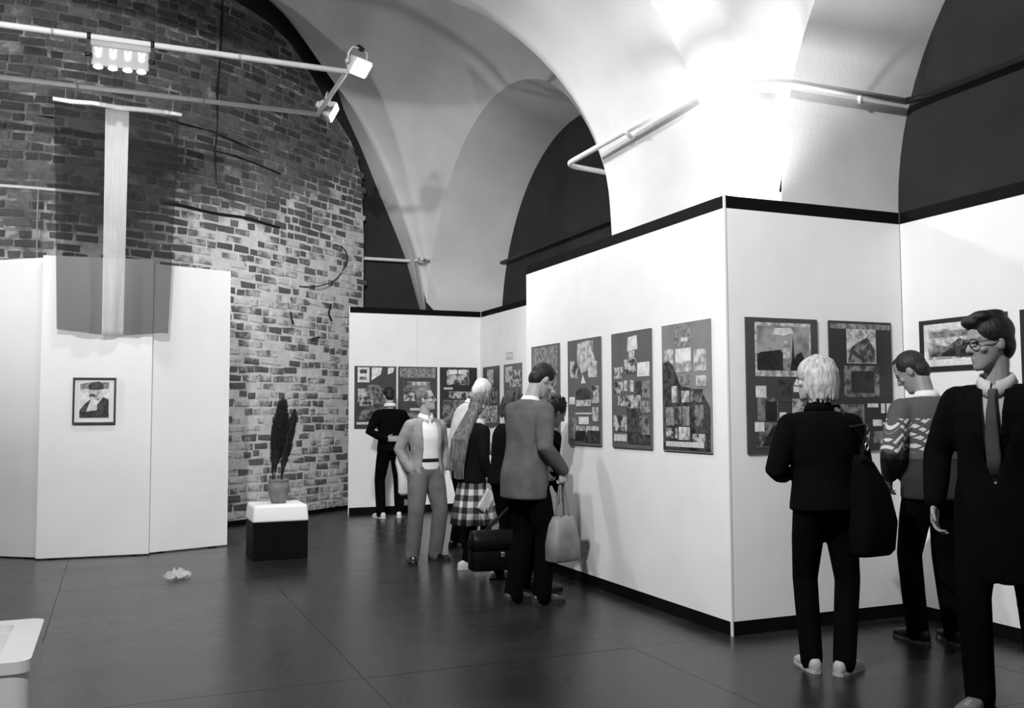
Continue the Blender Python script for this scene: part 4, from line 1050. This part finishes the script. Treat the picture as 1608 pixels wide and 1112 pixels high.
for h, rx, ry in rows:
    c, r, f, u = p.at(0); w = max(0, -h-.02)*.05
    G.append([tuple(V(c.x, c.y, c.z+h)+V((rx+w*math.sin(14*a))*math.cos(a), (ry+w*math.sin(14*a))*math.sin(a), 0)) for a in np.linspace(0, 2*math.pi, n).tolist()])
mb.grid(G); me = p.fix(mb).mesh('skirt', skirt_mat(), True)
uvl = me.uv_layers.new(name='UVMap')
for poly in me.polygons:
    js = [me.loops[l].vertex_index % n for l in poly.loop_indices]
    for l in poly.loop_indices:
        vi = me.loops[l].vertex_index; uvl.data[l].uv = ((vi % n)/(n-1), 1+(rows[vi//n][0]-.1)/.6)
sk_ = add('skirt', me, p.root); sd = sk_.modifiers.new('t', 'SOLIDIFY'); sd.thickness = .004
mb = MB()
for n_, (hp, kn, an, fd) in p.legs.items(): limb(mb, [hp, hp.lerp(kn, .5), kn, kn.lerp(an, .3), an], [.088, .077, .059, .060, .042])
blob('stockings', p.fix(mb), C_BLACK2, p.root, .012, 2)
GIRL = p
# 4 stooping white-haired man in a pale jacket behind her
p = Fig('white-haired stooping man in a pale jacket behind the long-haired girl', (3.38, 9.45), -82, 1.84, 20, (4, 34, 0))
p.arm('R', (.24, .10, 1.16), (.18, .26, 1.0), (0, .5, -1), (-1, 0, 0)).arm('L', (-.24, .10, 1.16), (-.18, .26, 1.0), (0, .5, -1), (1, 0, 0))
p.body(); p.trousers(C_BLACK2); p.shoes(L_BLACK, L_SOLE); p.top(C_PALE, 'jacket', -.16, 1.1); p.collar(C_WHITE); p.hair(H_WHITE)
# 5 woman in white blouse and dark vest with the black bag
p = Fig('woman in a white blouse and dark vest half hidden by the tall man', (3.10, 7.55), -85, 1.60, 7, (0, 16, 0), [(.09, .06, -6), (-.09, -.03, 4)])
p.arm('R', (.23, -.03, 1.13), (.20, .10, .90), (-.05, .15, -1), (-1, 0, 0), 60).arm('L', (-.22, .04, 1.13), (-.10, .22, .98), (.3, .7, -.5), (1, 0, 0), 30)
p.body(); p.trousers(C_BLACK2, .95); p.shoes(L_PALE, L_SOLE); p.top(C_WHITE, 'blouse', -.03, 1.0); p.top(C_BROWN, 'vest', -.05, 1.055, sleeve=False, gap=30); p.hair(H_BROWN, 'bob')
VEST = p
# 6 tall man in the grey jacket
p = Fig('tall man in a grey jacket and black trousers bending his head to the posters', (2.86, 6.56), -74, 1.83, 8, (-4, 36, 0), [(.10, .07, -8), (-.09, -.04, 6)])
p.arm('R', (.245, -.02, 1.16), (.225, .18, .96), (-.02, .12, -1), (-1, 0, 0), 65).arm('L', (-.24, .10, 1.15), (-.15, .26, 1.0), (.1, .5, -1), (1, 0, 0), 30)
p.body(); p.trousers(C_BLACK2, 1.08); p.shoes(mat('worn_black_leather', .035, .3, .3, 20), L_SOLE); p.top(C_GREY, 'jacket', -.20, 1.10, sl=1.1, cuff=.0); p.collar(C_WHITE, r=.062, up=-.02); p.hair(H_BLACK)
TALL = p
# 7 dark-haired visitor beyond him
p = Fig('dark-haired visitor bowing toward the posters beyond the tall man', (3.13, 7.04), -78, 1.58, 24, (-8, 28, 0), [(.09, .06, -6), (-.09, -.03, 4)], M_SKIN_SHADED)
p.arm('R', (.22, .06, 1.08), (.17, .16, .95), (-.1, .3, -1), (-1, 0, 0)).arm('L', (-.22, .08, 1.08), (-.15, .18, .95), (.1, .3, -1), (1, 0, 0))
p.body(); p.trousers(C_BLACK2); p.shoes(L_GREY, L_SOLE); p.top(C_BLACK, 'jacket', -.12, 1.06); p.hair(H_BLACK, 'tousled')
# 8 blonde woman in black
p = Fig('blonde woman in black with her back turned, shoulder bag on her right', (3.63, 4.20), -14, 1.715, 4, (48, 2, 0), [(.075, -.05, -55), (-.075, .05, -4)], broad=1.06)
p.arm('R', (.275, .03, 1.14), (.14, .22, 1.13), (-1, .25, .1), (0, -1, 0), 25).arm('L', (-.275, .03, 1.14), (-.12, .24, 1.10), (1, .25, .1), (0, -1, 0), 25)
p.body(); p.trousers(C_BLACK2, .98); p.shoes(L_PALE, L_PALE); p.top(C_BLACK, 'sweater', -.05, 1.10, sl=1.08, hem=1.0); p.collar(C_BLACK, r=.066, dip=.0); p.hair(H_BLOND, 'bob')
BLOND = p
# 9 man in the patterned grey sweater
def sweater_mat():
    m = bpy.data.materials.new('patterned_grey_knit'); nt, N, L, B = nodes_of(m)
    tc = N.new('ShaderNodeTexCoord'); sp_ = N.new('ShaderNodeSeparateXYZ'); L.new(tc.outputs['Object'], sp_.inputs[0])
    def M(op, a, b=None):
        n = N.new('ShaderNodeMath'); n.operation = op
        for i, x in enumerate((a, b)):
            if x is None: continue
            if hasattr(x, 'links'): L.new(x, n.inputs[i])
            else: n.inputs[i].default_value = x
        return n.outputs[0]
    x, y, z = sp_.outputs
    h = M('ADD', x, M('MULTIPLY', y, .6))
    zig = M('PINGPONG', M('MULTIPLY', h, 1.0), .05)
    v = M('FRACT', M('MULTIPLY', M('ADD', z, M('MULTIPLY', zig, .9)), 17.0))
    st = M('GREATER_THAN', v, .52)
    band = M('MULTIPLY', M('GREATER_THAN', z, 1.165), M('LESS_THAN', z, 1.375))
    dots = M('GREATER_THAN', M('FRACT', M('MULTIPLY', M('SUBTRACT', h, M('MULTIPLY', z, 1.1)), 22.0)), .30)
    fac = M('MULTIPLY', M('MULTIPLY', band, st), dots)
    dark = M('LESS_THAN', z, 1.13)
    mx0 = N.new('ShaderNodeMix'); mx0.data_type = 'RGBA'; L.new(dark, mx0.inputs[0]); mx0.inputs[6].default_value = g3(.085); mx0.inputs[7].default_value = g3(.035)
    mx = N.new('ShaderNodeMix'); mx.data_type = 'RGBA'; L.new(fac, mx.inputs[0]); L.new(mx0.outputs[2], mx.inputs[6]); mx.inputs[7].default_value = g3(.55)
    L.new(mx.outputs[2], B.inputs['Base Color']); B.inputs['Roughness'].default_value = .95; B.inputs['Specular IOR Level'].default_value = .1
    nz = N.new('ShaderNodeTexNoise'); nz.inputs['Scale'].default_value = 60; L.new(tc.outputs['Object'], nz.inputs['Vector'])
    bp = N.new('ShaderNodeBump'); bp.inputs['Strength'].default_value = .4; bp.inputs['Distance'].default_value = .01; L.new(nz.outputs['Fac'], bp.inputs['Height']); L.new(bp.outputs[0], B.inputs['Normal'])
    return m
p = Fig('man in a patterned grey sweater looking down with his back turned', (4.69, 4.44), -14, 1.82, 5, (40, 32, 0), [(.10, -.02, -8), (-.10, .05, 10)], M_SKIN_SHADED)
p.arm('R', (.28, -.02, 1.15), (.22, .12, .95), (0, .4, -1), (-1, 0, 0)).arm('L', (-.29, -.04, 1.16), (-.20, .14, .98), (.2, .6, -.8), (1, 0, 0))
p.body(); p.trousers(C_BLACK2); p.shoes(L_BLACK, L_GREY); p.top(sweater_mat(), 'sweater', -.10, 1.08, sl=1.12); p.collar(C_WHITE, r=.062, up=-.012); p.hair(H_DARK)
# 10 man in the dark coat
p = Fig('tall man in a dark coat and tie striding past at the right edge', (3.95, 3.32), 118, 1.87, 3, (-46, 6, 0), [(.10, .10, -14), (-.12, -.14, 8)], M_SKIN_SHADED)
p.arm('R', (.285, -.02, 1.14), (.27, .10, .90), (0, .2, -1), (-1, 0, 0), 30).arm('L', (-.29, -.06, 1.14), (-.28, .02, .90), (0, .15, -1), (1, 0, 0), 30)
p.body(); p.trousers(C_BLACK2); p.shoes(L_GREY, L_SOLE); p.top(cloth('grey_striped_shirt', .30), 'shirt', -.02, .93, sleeve=False); p.top(C_BLACK, 'coat', -.38, 1.14, gap=46, sl=1.12, vee=True)
p.collar(cloth('pale_shirt_collar', .40), t=.020, dip=.045); p.hair(H_BLACK, 'mop'); p.glasses(L_BLACK)
mb = MB(); rings = []
for hgt, w, dy in ((.505, .018, .088), (.485, .022, .100), (.47, .016, .106), (.40, .024, .128), (.30, .032, .140), (.18, .038, .132), (.10, .034, .128)):
    c, r, f, u = p.at(hgt); rings.append([tuple(c+r*w*a+f*(dy+b)) for a, b in ((-1, 0), (-.5, .006), (.5, .006), (1, 0), (.5, -.008), (-.5, -.008))])
mb.loft(rings); p.fix(mb).obj('tie', cloth('dark_tie_silk', .05), p.root, True)
for q in (-1, 1):
    mb = MB(); rings = []
    for hgt, x0, x1, dy in ((.52, .045, .085, .05), (.47, .050, .120, .105), (.40, .045, .128, .142), (.30, .040, .105, .158), (.18, .036, .05, .152)):
        c, r, f, u = p.at(hgt); rings.append([tuple(c+r*q*x0+f*dy), tuple(c+r*q*x1+f*(dy-.03)), tuple(c+r*q*x1+f*(dy-.042)), tuple(c+r*q*x0+f*(dy-.014))])
    mb.loft(rings); p.fix(mb).obj('lapel', C_BLACK, p.root)
dg = bpy.context.evaluated_depsgraph_get(); dg.update()
for o in PENDING:
    me = bpy.data.meshes.new_from_object(o.evaluated_get(dg)); me.name = o.data.name
    o.modifiers.clear(); o.data = me
    me.polygons.foreach_set('use_smooth', [True]*len(me.polygons)); me.update()

# ------------------------------------------------------------------ things carried
def bag(name, loc, rz, w, d, h, m, label, handle_to=None, flap=None, strap_m=None, taper=.8, clasp=None, cat='bag'):
    root = empty(name, loc, math.radians(rz)); tag(root, label, cat)
    rings = []
    for t, k, kd in ((0, .93, .8), (.04, 1, 1), (.4, 1.0, 1.0), (.8, (1+taper)/2, .8), (1.0, taper, .42)):
        rings.append(oval(V(0, 0, h*t), V(1, 0, 0), V(0, 1, 0), w/2*k, d/2*kd, 28, 4.5))
    b = MB().loft(rings).obj('bag_body', m, root, True)
    if flap:
        MB().loft([oval(V(0, -d*.03, h*t), V(1, 0, 0), V(0, 1, 0), w/2*k, d/2*kd, 28, 4.5) for t, k, kd in ((flap, 1.02, 1.04), (.8, (1+taper)/2*1.03, .90), (1.01, taper*1.03, .50), (1.02, taper*.9, .3))]).obj('flap', m, root, True)
    if clasp: MB().box((-.018, -d/2-.014, h*clasp-.022), (.018, -d/2+.004, h*clasp+.022)).obj('clasp', mat('steel_clasp', .7, .25, .1, 9, metal=1.0), root, bevel=.006)
    if handle_to is not None:
        R = Matrix.Rotation(-math.radians(rz), 3, 'Z'); t = R @ (Vector(handle_to)-Vector(loc))
        for y in (-d*.18, d*.18):
            a, c = V(-w*.26*taper, y, h*.97), V(w*.26*taper, y, h*.97); mid = t+V(0, y*.15, 0)
            MB().tube([tuple(q) for q in smooth_line([a, a.lerp(mid, .55)+V(-.008, 0, 0), mid+V(-.012, 0, -.006), mid+V(.012, 0, -.006), c.lerp(mid, .55)+V(.008, 0, 0), c], 22)], .008, 8).obj('handle', strap_m or m, root, True)
    return root
def grip(fig, n):
    sh, e, w, hd, pn, cu = fig.arms[n]; return fig.world(w+hd*.092+pn.normalized()*.022)
M_TAN = mat('pale_tan_leather', .20, .45, .35, 7, .2, 25); M_TANS = mat('tan_strap', .16, .5, .2, 12); M_BLEA = mat('black_bag_leather', .005, .42, .3, 10, .1, 25, spec=.12)
g_ = grip(TALL, 'R'); bag('handbag', (g_.x-.005, g_.y-.02, g_.z-.575), 18, .27, .15, .33, M_TAN, 'pale leather handbag hanging from the right hand of the tall man', g_, None, M_TANS, .62)
g_ = grip(VEST, 'R'); bag('holdall', (2.97, 7.36, .13), -4, .52, .18, .32, M_BLEA, 'large black leather bag held low beside the black trousers', g_, .55, None, .93, .42)
g_ = grip(FAR, 'R'); bag('dark_bag', (g_.x+.01, g_.y, g_.z-.58), 10, .20, .10, .42, C_DARK, 'dark cloth bag hanging from the right hand of the far man', g_, None, None, .85)
# blonde's shoulder bag with strap and snap hook
sb = empty('shoulder_bag', (3.80, 4.02, .645), math.radians(6)); tag(sb, 'black shoulder bag hanging at the right hip of the blonde woman', 'bag')
mb = MB(); rings = []
for t, w0, w1, dd in ((0, -.135, .105, .055), (.03, -.14, .13, .075), (.18, -.12, .145, .085), (.36, -.115, .090, .075), (.50, -.115, .0, .04), (.54, -.11, -.05, .02)):
    c = (w0+w1)/2; rings.append(oval(V(c, 0, t), V(1, 0, 0), V(0, 1, 0), (w1-w0)/2, dd, 24, 3.5))
mb.loft(rings).obj('bag_body', C_BLACK, sb, True)
R6 = Matrix.Rotation(-math.radians(6), 3, 'Z')
shp = BLOND.world(BLOND.sh['R']+V(-.085, 0, .078)); s0 = R6 @ (shp-sb.location)
MB().tube([tuple(q) for q in smooth_line([(-.10, -.02, .49), (-.135, -.075, .60), (-.13, -.10, .70), tuple(s0+V(0, -.08, -.10)), tuple(s0+V(0, -.02, .012)), tuple(s0+V(.0, .09, -.02))], 26)], .009, 8).obj('strap', mat('black_leather_strap', .012, .35, .2, 12), sb, True)
mh = mat('steel_snap_hook', .75, .25, .1, 9, metal=1.0)
MB().tube([(-.135, -.092, .585+.022*math.sin(a)+.022) if False else (-.133+.012*math.cos(a), -.094, .590+.02*math.sin(a)) for a in np.linspace(0, 6.28, 14).tolist()], .004, 6).obj('strap_ring', mh, sb, True)
MB().tube([(-.133, -.098, .61), (-.137, -.104, .64), (-.131, -.107, .67)], [.006, .010, .005], 8).obj('snap_hook', mh, sb, True)
# papers and the white bag
def sheet(loc, rot_, w, h, label, name='paper_sheet'):
    P = [[(x*w, .012*math.sin(3*x+2*y), y*h) for y in np.linspace(-.5, .5, 7).tolist()] for x in np.linspace(-.5, .5, 7).tolist()]
    o = MB().grid(P).obj(name, mat('white_paper', .78, .7, .02), None, True, loc=loc); o.rotation_euler = rot_
    s_ = o.modifiers.new('t', 'SOLIDIFY'); s_.thickness = .0012; return tag(o, label, 'paper')
g_ = grip(GIRL, 'R'); sheet((g_.x-.035, g_.y-.05, g_.z-.085), (.15, .55, .35), .15, .20, 'white folded paper in the hand of the long-haired girl')
wb = empty('plastic_bag', (2.66, 9.06, .62), math.radians(25)); tag(wb, 'white plastic bag held behind the man in the open jacket', 'bag')
mb = MB(); rings = []
for t, w, d, x in ((0, .05, .03, .0), (.03, .075, .05, 0), (.2, .07, .05, -.01), (.32, .085, .06, -.03), (.42, .07, .045, -.03), (.52, .03, .025, -.01), (.58, .018, .018, 0)):
    rings.append([tuple(V(x, 0, t)+V(w*math.cos(a)*(1+.10*math.sin(5*a+9*t)), d*math.sin(a)*(1+.12*math.sin(4*a+7*t)), 0)) for a in np.linspace(0, 6.283, 25)[:-1].tolist()])
mb.loft(rings).obj('bag_body', mat('white_plastic', .74, .35, .05, 10, .3, 30), wb, True)
MB().tube([(0, 0, .57), (.02, -.01, .62), (.05, -.03, .66)], .007, 8).obj('handle', MATS['white_plastic'], wb, True)
